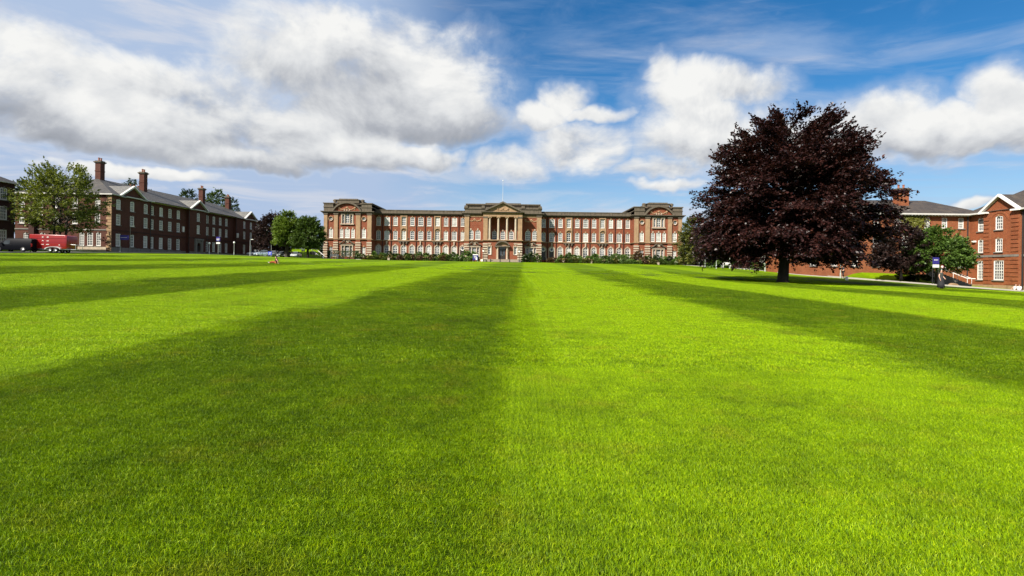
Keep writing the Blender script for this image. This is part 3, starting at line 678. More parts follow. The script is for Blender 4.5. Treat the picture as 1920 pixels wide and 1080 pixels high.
        for q, w in zip(pil, pw):
            b = MB(); b.box(q - w / 2, q + w / 2, -.32, .01, 5.75, 12.2)
            pl = P.put(b, 'pilaster', M['stone'])
            b = MB(); b.box(q - w / 2 - .1, q + w / 2 + .1, -.42, .01, 5.42, 5.75); b.build('pilaster_base', M['stone'], pl, (0, 0, 0))
            b = MB(); b.box(q - w / 2 - .06, q + w / 2 + .06, -.4, .01, 12.2, 12.36); b.box(q - w / 2 - .14, q + w / 2 + .14, -.48, .01, 12.36, 12.62)
            b.build('capital', M['stone_moss'], pl)
            for k in range(8):   # banded piers: alternate stone courses stand proud
                z0 = -.55 + k * .665; me = boxmesh('stone_band', w + .22, .42, .40, 'stone_pale'); P.inst('stone_band', me, q, -.40, z0 + .13)
            b = MB(); b.box(q - w / 2, q + w / 2, -.28, .01, -1.5, 5.2); P.put(b, 'banded_pier', M['brick_main'])
        slab_stack(P, -hw, hw, 0, 21, [(5.22, 5.32, .3), (5.32, 5.42, .42)], 'string_course', 'stone')
        slab_stack(P, -hw, hw, 0, 21.5, [(12.62, 12.85, .30), (12.85, 13.05, .55), (13.05, 13.25, .80)], 'cornice', 'stone_moss')
        # parapet blocks, segmental pediment with brick tympanum, stepped attic
        for k, (a, d) in enumerate(((-hw, cc - 4.0), (cc + 4.0, hw))):
            b = MB(); b.box(a, d, -.15, 21, 13.25, 14.3); b.box(a - .12, d + .12, -.3, 21.1, 14.3, 14.5); b.box(a, d, -.15, 21, 14.5, 15.35); b.box(a - .2, d + .2, -.35, 21.2, 15.35, 15.6); P.put(b, 'parapet', M['stone_moss'])
        rise, half = 2.65, 4.2; rad = (half ** 2 + rise ** 2) / (2 * rise); zc = 13.2 + rise - rad; a0 = math.asin(half / rad); n = 16
        arc = lambda r: [(cc + r * math.sin(-a0 + 2 * a0 * i / n), zc + r * math.cos(-a0 + 2 * a0 * i / n)) for i in range(n + 1)]
        o1, i1 = arc(rad), arc(rad - .42); b = MB()
        b.prism(o1 + i1[::-1], -.75, .3)
        # prism caps of a curved band are concave: rebuild as quads
        b = MB()
        for i in range(n):
            for (pa, pb, y0, y1) in ((o1, i1, -.85, .5),):
                V = [(pa[i][0], y0, pa[i][1]), (pa[i + 1][0], y0, pa[i + 1][1]), (pb[i + 1][0], y0, pb[i + 1][1]), (pb[i][0], y0, pb[i][1])]
                V += [(x, y1, z) for x, _, z in V]; b.add(V, [(0, 1, 2, 3), (0, 4, 5, 1), (2, 6, 7, 3)])
        P.put(b, 'segmental_pediment', M['stone_moss'])
        b = MB(); b.prism([(cc - half + .1, 13.05)] + [(x, z + .03) for x, z in i1] + [(cc + half - .1, 13.05)], -.25, .6); P.put(b, 'tympanum', M['brick_main'])
        relief(P, cc, 14.1, 4.6, 1.2, 'carved_swag', 'stone', 7, 26, -.28); relief(P, cc, 13.4, 1.4, 1.0, 'cartouche', 'stone_pale', 9, 8, -.3)
        b = MB(); b.box(cc - 4.0, cc + 4.0, .5, 12, 13.25, 15.6); b.box(cc - 3.1, cc + 3.1, .3, 11, 15.6, 16.4); b.box(cc - 3.3, cc + 3.3, .15, 11.2, 16.4, 16.6); b.box(cc - 2.6, cc + 2.6, .5, 10.5, 16.6, 16.85); P.put(b, 'attic', M['stone_moss'])
        for q in (-1, 1): d = MB(); d.lathe((cc + q * 3.9, 1.2, 15.6), [(.55, 0), (.5, .15), (.35, .25), (.62, .7), (.5, 1.0), (.12, 1.15)], 10); P.put(d, 'urn', M['stone_moss'], smooth=True)
    # --- centre block
    gl = [(-8.0 - 1.1, .6, .55, 2.9, 'rect'), (-8.0, .6, 1.15, 3.0, 'rect'), (-8.0 + 1.1, .6, .55, 2.9, 'rect')]; grr = [(-u, z, w, h, k) for u, z, w, h, k in gl][::-1]
    ml = [(-9.0, 5.75, 1.45, 2.7, 'arch'), (-7.05, 5.75, 1.45, 2.7, 'arch')]; mr = [(-u, z, w, h, k) for u, z, w, h, k in ml][::-1]
    mc = [(q, 5.75, 1.3, 2.5, 'arch') for q in (-2.37, 0, 2.37)]
    wall(F, [(-G, 5.25, -10.8, -5.3, gl), (-G, 5.25, 5.3, 10.8, grr), (5.25, 9.2, -10.8, -5.3, ml), (5.25, 9.2, 5.3, 10.8, mr), (5.25, 9.2, -5.3, 5.3, mc), (9.2, 13.1, -10.8, 10.8, [])], 'centre_front')
    for i, (u, z, w, h, kd) in enumerate(gl + grr): window(F, u, z, w, h, kd, 2 if w > .8 else 1, 4, 'glass_mid' if w > .8 else 'glass', None, None, inset=.14, t=.09)
    for (u, z, w, h, kd) in ml + mr: window(F, u, z, w, h, kd, 3, 4, 'glass_mid', 'stone_pale', 'stone_pale')
    for (u, z, w, h, kd) in mc: window(F, u, z, w, h, kd, 3, 4, 'glass', 'stone_pale', 'stone_pale')
    for q in (-1, 1):
        c = q * 8.0; b = MB()
        for t in (-1, 1): b.box(c + t * .6, c + t * .8, -.14, .1, .4, 3.6); b.box(c + t * 1.4, c + t * 1.68, -.14, .1, .4, 3.6)
        b.box(c - 1.8, c + 1.8, -.2, .05, 3.6, 3.95); F.put(b, 'window_surround', M['stone_pale'])
        b = MB()
        for t in (-1, 1): b.tube([(c + t * 2.0, -.25, 4.15), (c + t * 1.4, -.35, 4.35), (c + t * .95, -.38, 4.75), (c + t * .5, -.38, 5.0), (c + t * .38, -.38, 4.85)], [.18, .2, .2, .17, .13], 6)
        b.box(c - 2.0, c + 2.0, -.3, .02, 3.96, 4.12); F.put(b, 'scroll_pediment', M['stone_moss']); relief(F, c, 4.6, .8, .9, 'carved_crest', 'stone_pale', 11, 8)
        relief(F, c, 11.3, 3.6, 1.1, 'carved_swag', 'stone', 13, 24)
        u = q * 10.15; b = MB(); b.box(u - .65, u + .65, -.32, .01, 5.75, 12.2); pl = F.put(b, 'pilaster', M['stone'])
        b = MB(); b.box(u - .75, u + .75, -.42, .01, 5.42, 5.75); b.build('pilaster_base', M['stone'], pl)
        b = MB(); b.box(u - .71, u + .71, -.4, .01, 12.2, 12.36); b.box(u - .8, u + .8, -.48, .01, 12.36, 12.62); b.build('capital', M['stone_moss'], pl)
        for k in range(8): F.inst('stone_band', boxmesh('stone_band', 1.5, .42, .40, 'stone_pale'), u, -.40, -.42 + k * .665)
        b = MB(); b.box(u - .65, u + .65, -.28, .01, -1.5, 5.2); F.put(b, 'banded_pier', M['brick_main'])
        b = MB(); a0, a1 = sorted((q * 5.45, q * 10.8)); b.box(a0, a1, -.12, .02, 12.1, 12.62); F.put(b, 'entablature', M['stone'])
    slab_stack(F, -10.8, 10.8, 0, 17, [(5.22, 5.32, .3), (5.32, 5.42, .42)], 'string_course', 'stone')
    slab_stack(F, -10.8, 10.8, 0, 17.5, [(12.62, 12.85, .30), (12.85, 13.05, .55), (13.05, 13.25, .80)], 'cornice', 'stone_moss')
    b = MB(); b.box(-10.8, 10.8, -.1, 17, 13.25, 14.35); b.box(-11.0, 11.0, -.3, 17.2, 14.35, 14.6); b.box(-10.3, 10.3, .2, 16.5, 14.6, 15.55); b.box(-10.55, 10.55, -.05, 16.7, 15.55, 15.85); b.box(-5.0, 5.0, .1, 15, 15.85, 16.1); F.put(b, 'attic', M['stone_moss'])
    for q in (-1, 1):
        for t in (10.4, 5.6): b = MB(); b.prism([(q * t - .55, 14.6), (q * t + .55, 14.6), (q * t + .4, 15.3), (q * t - .4, 15.3)], -.45, .25); F.put(b, 'attic_scroll', M['stone_moss'])
    # --- portico: solid ground storey with the door, open loggia of columns above, pediment
    Q = Fr(root, (0, -3, 0))
    gs = [(-3.6, 1.55, .85, 2.1, 'rect'), (0, .25, 1.75, 3.35, 'rect'), (3.6, 1.55, .85, 2.1, 'rect')]
    wall(Q, [(-1.8, 5.25, -5.3, 5.3, gs)], 'portico_front')
    b = MB(); b.box(-5.3, 5.3, 0, 2.99, -1.8, 5.25, 'fkb'); Q.put(b, 'portico_base', M['brick_main'])
    for (u, z, w, h, kd) in (gs[0], gs[2]):
        f = window(Q, u, z, w, h, kd, 1, 3, 'glass_mid', 'stone_pale', 'stone_pale', t=.15)
        b = MB(); b.box(-.62, -.43, -.16, .05, -.05, h + .1); b.box(.43, .62, -.16, .05, -.05, h + .1); b.box(-.7, .7, -.2, .05, h + .1, h + .3); b.build('window_surround', M['stone_pale'], f, (0, -.1, 0))
        relief(Q, u, 4.5, .7, .7, 'carved_crest', 'stone_pale', 5, 6)
    d = MB(); d.box(-.86, -.01, .15, .22, .27, 3.0); d.box(.01, .86, .15, .22, .27, 3.0); dd = Q.put(d, 'entrance_door', M['door'])
    for q in (-1, 1):
        MB().box(q * .2, q * .7, .10, .149, 1.3, 2.7).build('door_glass', M['glass'], dd); MB().tube([(q * .1, .08, 1.1), (q * .1, .08, 1.6)], .03, 6).build('door_handle', M['alloy'], dd)
    b = MB(); b.box(-.86, .86, .15, .2, 3.03, 3.58); b.build('fanlight', M['glass'], dd)
    for q in (-1, 1):
        b = MB(); b.lathe((q * 1.3, -.45, .25), [(.30, 0), (.30, .2), (.24, .25), (.235, 1.5), (.2, 3.1), (.28, 3.2), (.3, 3.35)], 12); Q.put(b, 'door_column', M['stone_pale'], smooth=False)
        b = MB(); b.box(q * 1.0, q * 1.75, -.3, .02, .25, 3.6); Q.put(b, 'door_jamb', M['stone'])
    b = MB(); n = 12
    for i in range(n):
        a, c = math.pi * (.12 + .76 * i / n), math.pi * (.12 + .76 * (i + 1) / n)
        P4 = [(2.15 * math.cos(t), 3.55 + 1.75 * math.sin(t)) for t in (a, c)] + [(1.8 * math.cos(t), 3.55 + 1.4 * math.sin(t)) for t in (c, a)]
        V = [(x, -1.0, z) for x, z in P4] + [(x, .02, z) for x, z in P4]; b.add(V, [(0, 1, 2, 3), (0, 4, 5, 1), (2, 6, 7, 3)])
    b.box(-2.1, 2.1, -.95, .02, 3.6, 3.95); Q.put(b, 'door_hood', M['stone_moss']); b = MB(); b.prism([(-1.7, 3.95), (1.7, 3.95), (1.3, 4.7), (.6, 4.95), (-.6, 4.95), (-1.3, 4.7)], -.35, .02); Q.put(b, 'hood_tympanum', M['stone']); relief(Q, 0, 4.45, 1.6, .6, 'carved_shield', 'stone', 2, 10, -.36)
    b = MB(); b.box(-5.45, 5.45, -.3, 3.0, 5.25, 5.4); b.box(-5.6, 5.6, -.45, 3.0, 5.4, 5.6); Q.put(b, 'loggia_floor', M['stone'])
    for u in (-3.57, -1.2, 1.2, 3.57):
        b = MB(); b.lathe((u, .32, 5.6), [(.42, 0), (.42, .12), (.36, .16), (.40, .26), (.31, .34), (.31, 2.2), (.26, 5.95), (.30, 6.0), (.26, 6.06), (.36, 6.2)], 14); cl = Q.put(b, 'column', M['stone_pale'], smooth=False)
        b = MB(); b.box(u - .42, u + .42, -.1, .74, 11.82, 12.0)
        for t in (-1, 1): b.tube([(u + t * .36, -.12, 11.74), (u + t * .36, .76, 11.74)], .15, 8)
        b.build('capital', M['stone'], cl)
    for q in (-1, 1):
        b = MB(); a0, a1 = sorted((q * 4.15, q * 5.35)); b.box(a0, a1, 0, 2.99, 5.6, 12.0); pl = Q.put(b, 'corner_pier', M['stone'])
        b = MB(); b.box(a0 - .08, a1 + .08, -.1, .5, 11.6, 11.98); b.build('capital', M['stone_moss'], pl)
        a0, a1 = sorted((q * 4.15, q * 5.38))
        for k in range(8): Q.inst('stone_band', boxmesh('stone_band', 1.35, .3, .40, 'stone_pale'), q * 4.76, -.26, -.42 + k * .665)
    b = MB(); b.box(-5.4, 5.4, -.05, 3, 12.0, 12.45); b.box(-5.4, 5.4, -.0, 3, 12.45, 13.0); Q.put(b, 'entablature', M['stone'])
    b = MB(); b.box(-5.75, 5.75, -.45, 3.2, 13.0, 13.15); b.box(-5.95, 5.95, -.65, 3.2, 13.15, 13.3); Q.put(b, 'cornice', M['stone_moss'])
    b = MB(); b.prism([(-5.3, 13.3), (5.3, 13.3), (0, 15.75)], -.05, 3.1); Q.put(b, 'pediment', M['stone'])
    b = MB()
    for q in (-1, 1): b.prism([(q * 6.0, 13.3), (q * 5.2, 13.3), (0, 15.7), (0, 16.15)], -.7, 3.1)
    Q.put(b, 'raking_cornice', M['stone_moss']); relief(Q, 0, 14.1, 3.0, 1.0, 'carved_crest', 'stone', 8, 18, -.07)
    for k in range(7):
        w = 4.3 + .12 * k; b = MB(); b.box(-w, w, -.8 - .42 * (k + 1), -.8 - .42 * k if k else -.02, -1.6, .22 - .155 * k); Q.put(b, 'step', M['path'])
    for q in (-1, 1): b = MB(); b.box(q * 4.35, q * 5.0, -3.7, -.1, -1.6, .1); Q.put(b, 'step_wall', M['stone_grey'])
main_building()
def flagpole():
    t = empty('flagpole', (-2.9, 154, 19.8), 'slim white flagpole on the roof above the portico', 'flagpole')
    MB().lathe((0, 0, 0), [(.08, 0), (.07, 2), (.035, 6.9)], 8).build('pole', M['galv'], t)
    MB().lathe((0, 0, 6.9), [(.02, 0), (.13, .08), (.15, .18), (.1, .3), (.01, .34)], 8).build('finial', M['white'], t)
    MB().box(-.3, .3, -.3, .3, 0, .25).build('base_plate', M['lead'], t)
flagpole()
# ------------------------------------------------------------------ left hall
def rows_of_windows(F, us, rows, mats=('glass', 'glass_mid', 'glass', 'blind'), y=0, cols=3):
    for (z, h, w, kd) in rows:
        for u in us: window(F, u, z, w, h, kd, cols, 4, RW.choice(mats), 'stone_grey', 'stone_grey', y=y, inset=.04, t=.16)
def left_hall():
    root = empty('brick_hall', (-73.4, 97.6, 3.85), 'dark red brick hall with slate roof and four chimneys left of the lawn', 'building')
    F = Fr(root, (0, 0, 0), R(90)); L = 58.0; H = 10.4; DEP = 17.6; G = 2.5
    rows = [(7.75, 1.9, 1.1, 'seg'), (4.85, 2.0, 1.1, 'rect'), (.9, 2.35, 1.15, 'rect')]
    bays = [(0, 10.7, .0, [1.7, 5.3, 9.1]), (10.7, 23.6, .8, [12.1, 15.0, 17.9, 20.8]), (23.6, 30.2, .0, [27.0]), (30.2, 44.2, .8, [32.0, 34.9, 37.8, 40.7]), (44.2, 58, .0, [48.4, 52.1, 56.0])]
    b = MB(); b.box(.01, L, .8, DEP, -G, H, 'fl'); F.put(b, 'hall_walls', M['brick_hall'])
    for (a, c, y, us) in bays:
        bd = []
        for (z0, z1, (z, h, w, kd)) in ((-G, 4.0, rows[2]), (4.0, 7.3, rows[1]), (7.3, H, rows[0])):
            ops = [(u, z, w, h, kd) for u in us]
            if a == 23.6 and z < 4: ops = [(27.0, -.1, 1.5, 2.9, 'arch')]
            bd.append((z0, z1, a, c, ops))
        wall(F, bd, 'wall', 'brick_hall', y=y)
        rr = rows if a != 23.6 else rows[:2]
        rows_of_windows(F, us, rr, y=y)
        if y == 0:
            b = MB(); b.box(a, c, .001, .79, -G, H, 'fkl' if a == 0 else 'fk'); F.put(b, 'bay_side', M['brick_hall'])
        b = MB(); b.box(a + .01, c - .01, y - .08, y, -G, .7); F.put(b, 'plinth', M['stone_grey'])
        b = MB(); b.box(a + .01, c - .01, y - .1, y, 3.75, 3.95); F.put(b, 'string_course', M['brick_dark'])
        b = MB(); b.box(a - (.35 if y == 0 else 0), c + (.35 if y == 0 else 0), y - .5, y + .3, H - .12, H + .05); F.put(b, 'eave', M['offwhite'])
    b = MB(); b.box(26.2, 27.8, .14, .2, -.2, 2.1); F.put(b, 'entrance_door', M['door'])
    arch_ring(F, 27.0, -.1, 1.5, 2.9, .55, 'door_surround', 'stone_grey', .25)
    b = MB(); b.box(25.4, 28.6, -.45, .02, 3.35, 3.7); b.box(25.5, 26.0, -.35, .02, -.6, 3.35); b.box(28.0, 28.5, -.35, .02, -.6, 3.35); F.put(b, 'porch', M['stone_grey'])
    hip_roof(F, 0, L, 0, DEP, H, 4.1, .5, 'slate', inset=8.6)
    for (u, w) in ((5.3, 6.4), (27.0, 6.4), (51.6, 6.4)): gable(F, u, w, H, 2.0, 0, .02, 5.0, 'slate_pale')
    chimney(F, 8.5, 8.8, 13.0, 1.15, 1.05, 5.3); chimney(F, 17.8, 6.6, 12.0, 1.1, 1.05, 5.8); chimney(F, 39.6, 6.6, 12.0, 1.15, 1.1, 5.6); chimney(F, 52.2, 6.6, 12.2, 1.1, 1.05, 4.9)
    chimney(F, 24.0, 12.5, 11.6, 2.4, 1.3, 3.6, 4); chimney(F, 33.0, 12.5, 11.6, 1.6, 1.3, 3.2, 3)
    for u in (10.4, 23.3, 30.5, 43.9): b = MB(); b.tube([(u, -.1, -.2), (u, -.1, H - .1)], .06, 6); F.put(b, 'downpipe', M['iron'])
    for k, u in enumerate((22.4, 44.6)): b = MB(); b.box(u - .25, u + .25, .55 if k == 0 else -.3, .8 if k == 0 else 0, 5.0, 6.2); F.put(b, 'small_window', M['white'])
    # gable end towards the camera, in the sun
    E = Fr(root, (-DEP, 0, 0), 0)
    tri = [(DEP - 5.4, .9, .9, 2.4, 'rect'), (DEP - 3.9, .9, 1.1, 2.4, 'rect'), (DEP - 2.35, .9, .9, 2.4, 'rect'), (2.0, .9, 1.0, 2.2, 'rect'), (5.0, .9, 1.0, 2.2, 'rect')]
    u2 = [1.2, 4.5, 7.7, 10.9, DEP - 2.6]
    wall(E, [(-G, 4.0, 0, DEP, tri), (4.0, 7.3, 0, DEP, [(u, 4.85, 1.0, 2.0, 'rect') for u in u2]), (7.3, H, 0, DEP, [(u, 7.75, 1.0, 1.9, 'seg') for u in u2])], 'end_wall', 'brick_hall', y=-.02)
    for (u, z, w, h, kd) in tri: window(E, u, z, w, h, kd, 3, 5, 'glass', 'stone_grey', 'stone_grey', inset=.04, t=.13)
    for u in u2:
        window(E, u, 4.85, 1.0, 2.0, 'rect', 3, 4, 'glass', 'stone_grey', 'stone_grey', inset=.04); window(E, u, 7.75, 1.0, 1.9, 'seg', 3, 4, 'glass', 'stone_grey', 'stone_grey', inset=.04)
    b = MB(); b.box(0, DEP - .85, -.12, -.021, -G, .72); E.put(b, 'plinth', M['stone_pale']); b = MB(); b.box(0, DEP - .85, -.14, -.021, 3.75, 3.97); E.put(b, 'string_course', M['stone_grey'])
    b = MB(); b.box(-.4, DEP + .4, -.5, -.021, H - .12, H + .06); E.put(b, 'eave', M['offwhite'])
    for k in range(20):
        w = .95 if k % 2 else .7; E.inst('quoin', boxmesh('quoin', w, .1, .46, 'stone'), DEP - w / 2 + .06, -.12, .05 + k * .52)
    b = MB(); b.box(2.9, 3.9, -.55, -.022, -G, H - .15); E.put(b, 'brick_pier', M['brick_dark'])
    MB().lathe((DEP - 4.4, -.3, 3.55), [(.02, 0), (.2, .1), (.22, .25), (.1, .4)], 8).build('wall_lamp', M['lamp_white'], root, E.at())
left_hall()
def far_left_hall():
    root = empty('brick_hall', (-82.2, 60, 3.4), 'dark brick hall cut off by the left edge, behind the black van', 'building')
    F = Fr(root, (0, 0, 0), R(90)); L = 28.0; H = 11.1
    us = [3, 6.4, 9.8, 13.2, 16.6, 20, 23.2, 26.1]
    wall(F, [(-2, 4, 0, L, [(u, .9, 1.25, 2.5, 'rect') for u in us]), (4, 7.5, 0, L, [(u, 5.0, 1.25, 2.2, 'rect') for u in us]), (7.5, H, 0, L, [(u, 8.2, 1.25, 2.0, 'seg') for u in us])], 'wall', 'brick_dark')
    rows_of_windows(F, us, [(8.2, 2.0, 1.25, 'seg'), (5.0, 2.2, 1.25, 'rect'), (.9, 2.5, 1.25, 'rect')])
    b = MB(); b.box(0, L, .001, 16, -2, H, 'f'); F.put(b, 'hall_walls', M['brick_dark'])
    b = MB(); b.box(-.5, L + .5, -.5, .3, H - .1, H + .08); F.put(b, 'eave', M['offwhite'])
    hip_roof(F, 0, L, 0, 16, H + .08, 4.5, .5, 'slate'); chimney(F, 5, 8, H + 3, 1.6, 1.4, 4)
far_left_hall()
# ------------------------------------------------------------------ right hall (L plan)
def right_hall():
    XW, YR = 70.3, 82.0
    root = empty('brick_hall', (XW, YR, -.19), 'orange red brick hall with corner wing at the right edge of the lawn', 'building')
    H = 10.9; G = 2.0; BR = 'brick_right'
    # rear range, facing the camera
    A = Fr(root, (-26, 0, 0), 0); LA = 26.0
    xs = [1684.7, 1696.4, 1709.8, 1737.5, 1770, 1800.8]
    us = [gx(x, YR) - (XW - 26) for x in xs]; u_l = [2.0, 5.2, 8.4, 11.6, 14.6]
    ut = u_l[:4] + us; um = u_l[:4] + [us[1]] + us[3:]
    bd = [(-G, 5.0, 0, LA, [(u, 2.75, .95, 1.75, 'rect') for u in um]), (5.0, 8.1, 0, LA, [(u, 5.7, .95, 1.85, 'rect') for u in um]), (8.1, H, 0, LA, [(u, 8.75, .85, 1.65, 'seg') for u in ut])]
    wall(A, bd, 'rear_wall', BR)
    for u in um: window(A, u, 2.75, .95, 1.75, 'rect', 3, 4, 'glass', 'stone_grey', 'stone', inset=.05, t=.13); window(A, u, 5.7, .95, 1.85, 'rect', 3, 4, 'glass', 'stone_grey', 'stone', inset=.05, t=.13)
    for u in ut: window(A, u, 8.75, .85, 1.65, 'seg', 3, 4, 'glass', 'stone_grey', 'stone', inset=.05, t=.12)
    b = MB(); b.box(0, LA, .001, 11, -G, H, 'f'); A.put(b, 'rear_walls', M[BR])
    b = MB(); b.box(-.4, LA - .02, -.75, .3, H - .16, H + .06); e = A.put(b, 'eave', M['offwhite'])
    b = MB()
    for k in range(52): b.box(k * .5 + .1, k * .5 + .3, -.62, .0, H - .30, H - .161)
    b.build('eave_bracket', M['white'], e)
    hip_roof(A, 0, LA + 2.2, 0, 11, H + .06, 2.75, .6, 'slate_warm', inset=5.5)
    chimney(A, gx(1684, 86) - (XW - 26), 3.6, H + 1.6, 1.6, 1.4, 3.1, 2, BR)
    for u in (16.9, 25.6): b = MB(); b.tube([(u, -.12, 1.0), (u, -.12, H - .2)], .08, 6); A.put(b, 'downpipe', M['iron'])
    # corner wing: its side wall faces left across the lawn
    B = Fr(root, (0, 0, 0), R(-90)); LB = 22.0
    def uu(x): return YR - XW / ((x - 960) / 1000)
    u1, u2 = uu(1839), uu(1878); u3 = 14.4; u4 = 18.0
    pa, pb = uu(1849), uu(1916)
    rows = [(8.2, 2.0, 1.2, 'seg'), (5.0, 1.95, 1.15, 'rect'), (.95, 2.85, 1.3, 'rect')]
    for (a, c, y, ulist) in ((0, pa, .0, [u1]), (pa, pb, -.45, [u2]), (pb, LB, .0, [u3, u4])):
        wall(B, [(z0, z1, a, c, [(u, z, w if u != u2 or z > 3 else 1.6, h, kd) for u in ulist]) for (z0, z1, (z, h, w, kd)) in ((-G, 4.35, rows[2]), (4.35, 7.5, rows[1]), (7.5, H, rows[0]))], 'wing_wall', BR, y=y, reveal=.2)
        for u in ulist:
            for (z, h, w, kd) in rows: window(B, u, z, w if u != u2 or z > 3 else 1.6, h, kd, 3 if z > 3 else 4, 4 if z > 3 else 6, 'glass', 'stone_grey', 'stone', y=y, inset=.05, t=.14)
        b = MB(); b.box(a + .01, c - .01, y - .12, y, 4.3, 4.6); B.put(b, 'string_course', M['stone_grey'])
        b = MB(); b.box(a + .01, c - .01, y - .06, y, -G, .25); B.put(b, 'plinth', M['stone'])
    b = MB(); b.box(0, LB, .001, 12, -G, H, 'f'); B.put(b, 'wing_walls', M[BR])
    b = MB(); b.box(pa, pb, -.449, 0, -G, H, 'fk'); B.put(b, 'bay_side', M[BR])
    # rusticated brick courses on the bay's piers and round the ground storey
    for k in range(18):
        z = .35 + k * .58
        if z > H - .8: break
        for (a, c) in ((pa + .05, pa + .95), (pb - 1.15, pb - .05)):
            if 4.0 < z < 4.7: continue
            B.inst('brick_course', boxmesh('brick_course', c - a, .08, .46, BR), (a + c) / 2, -.53, z)
        if z < 3.9:
            for (a, c) in ((pa + 1.0, u2 - 1.0), (u2 + 1.0, pb - 1.2)):
                if c - a > .3: B.inst('brick_course', boxmesh('brick_course', c - a, .05, .46, BR), (a + c) / 2, -.50, z)
    arch_ring(B, u2, 5.0, 2.6, 5.6, .28, 'blind_arch', BR, .5, True, False)
    b = MB(); b.box(-.3, pa, -.75, .3, H - .16, H + .06); b.box(pb, LB + .3, -.75, .3, H - .16, H + .06); B.put(b, 'eave', M['offwhite'])
    hip_roof(B, 0, LB, 0, 12, H + .06, 4.2, .6, 'slate_warm', inset=6)
    gable(B, (pa + pb) / 2, pb - pa, H, 2.1, 0, .46, 5.0, 'slate_warm', BR, 'white')
    b = MB(); b.tube([(pa - .25, -.1, -.2), (pa - .25, -.1, H - .2)], .09, 6); B.put(b, 'downpipe', M['iron'])
    b = MB(); b.tube([(pb + .2, -.1, -.2), (pb + .2, -.1, H - .2)], .12, 6); B.put(b, 'downpipe', M['iron'])
    b = MB(); b.box(.7, 1.2, -.3, .0, 6.6, 6.85); B.put(b, 'wall_light', M['white'])
right_hall()
def hidden_hall():
    D = 118.0; x0, x1 = gx(1392, D), gx(1580, D)
    root = empty('brick_hall', (x0, D, 1.9), 'orange brick hall glimpsed under the low branches of the copper beech', 'building')
    F = Fr(root); L = x1 - x0; us = [1.6, 4.4, 7.2, 10, 12.8, 15.6, 18.4]
    rows = [(.9, 2.4, 1.2, 'rect'), (4.8, 2.0, 1.1, 'rect')]
    wall(F, [(-2, 3.9, 0, L, [(u, .9, 1.2, 2.4, 'rect') for u in us]), (3.9, 7.6, 0, L, [(u, 4.8, 1.1, 2.0, 'rect') for u in us])], 'wall', 'brick_right')
    rows_of_windows(F, us, rows, ('glass_mid', 'blind'))
    b = MB(); b.box(0, L, .001, 10, -2, 7.6, 'f'); F.put(b, 'hall_walls', M['brick_right']); b = MB(); b.box(-.3, L + .3, -.5, .3, 7.5, 7.7); F.put(b, 'eave', M['offwhite'])
    b = MB(); b.box(0.01, L - .01, -.06, 0, -2, .5); F.put(b, 'plinth', M['stone_pale'])
    hip_roof(F, 0, L, 0, 10, 7.7, 2.6, .5, 'slate_warm')
hidden_hall()
# ------------------------------------------------------------------ roads, kerbs, bank
ne = [(gx(1280, 140), 140), (gx(1330, 122), 122), (gx(1400, 103), 103), (gx(1440, 93), 93), (gx(1500, 81), 81), (gx(1600, 73.5), 73.5), (gx(1700, 67), 67), (gx(1800, 61.5), 61.5), (gx(1920, 57), 57), (gx(2150, 49), 49)]
fe = [(x + 2.5, y + 6.2) for x, y in ne]
ribbon('road', ne, fe, M['asphalt'], .03, 6)
def off(p, dx, dy): return [(x + dx, y + dy) for x, y in p]
ribbon('kerb', off(ne, -.06, -.16), off(ne, .0, .0), M['kerb'], .11, 3, th=.2)
ribbon('kerb', fe, off(fe, .06, .16), M['kerb'], .11, 3, th=.2)
ribbon('pavement', off(fe, .07, .17), off(fe, .75, 1.9), M['path'], .10, 4, th=.15)
ribbon('road', [(-66, 52), (-66.5, 74), (-66, 100), (-64, 130), (-58, 139), (-40, 141.5), (-12, 142)], [(-72, 52), (-72.3, 74), (-71.5, 100), (-69.5, 133), (-60, 143.5), (-40, 144.5), (-12, 145)], M['asphalt'], .03, 5)
ribbon('kerb', [(-65.84, 52), (-66.34, 74), (-65.84, 100), (-63.84, 130), (-57.9, 138.84), (-40, 141.34)], [(-66, 52), (-66.5, 74), (-66, 100), (-64, 130), (-58, 139), (-40, 141.5)], M['kerb'], .11, 3, th=.2)
ribbon('pavement', [(-7.8, 139.2), (2.4, 139.2)], [(-7.8, 144), (2.4, 144)], M['path'], .02, 10)
mk = [(gx(1690, 70.5), 70.5), (gx(1725, 68.6), 68.6)]
ribbon('road_marking', mk, off(mk, .1, .3), M['line'], .036, 2)
def bank(name, poly_front, poly_back, h, label):
    """grass bank: rises from the front line to a level top at the back line"""
    vs = []; fs = []; K = 9; m = 30
    a = np.array(poly_front, float); b = np.array(poly_back, float)
    def res(p):
        s = np.concatenate([[0], np.cumsum(np.hypot(*np.diff(p, axis=0).T))]); q = np.linspace(0, s[-1], m); return np.stack([np.interp(q, s, p[:, 0]), np.interp(q, s, p[:, 1])], 1)
    a, b = res(a), res(b)
    for i in range(m):
        e = min(1, i / 3, (m - 1 - i) / 3)
        for k in range(K):
            t = k / (K - 1); q = a[i] + (b[i] - a[i]) * t; s = t * t * (3 - 2 * t)
            vs.append((q[0], q[1], gz(q[0], q[1]) - .06 + (h * s + .07) * e + .05 * noise.noise((q[0] * .6, q[1] * .6, 0))))
    for i in range(m - 1):
        for k in range(K - 1): fs.append((i * K + k, i * K + k + 1, (i + 1) * K + k + 1, (i + 1) * K + k))
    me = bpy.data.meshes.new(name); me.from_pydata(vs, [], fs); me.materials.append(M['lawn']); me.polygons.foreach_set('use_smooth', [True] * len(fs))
    tag(link(name, me), label, kind='structure')
bf = off(fe, .78, 1.95)
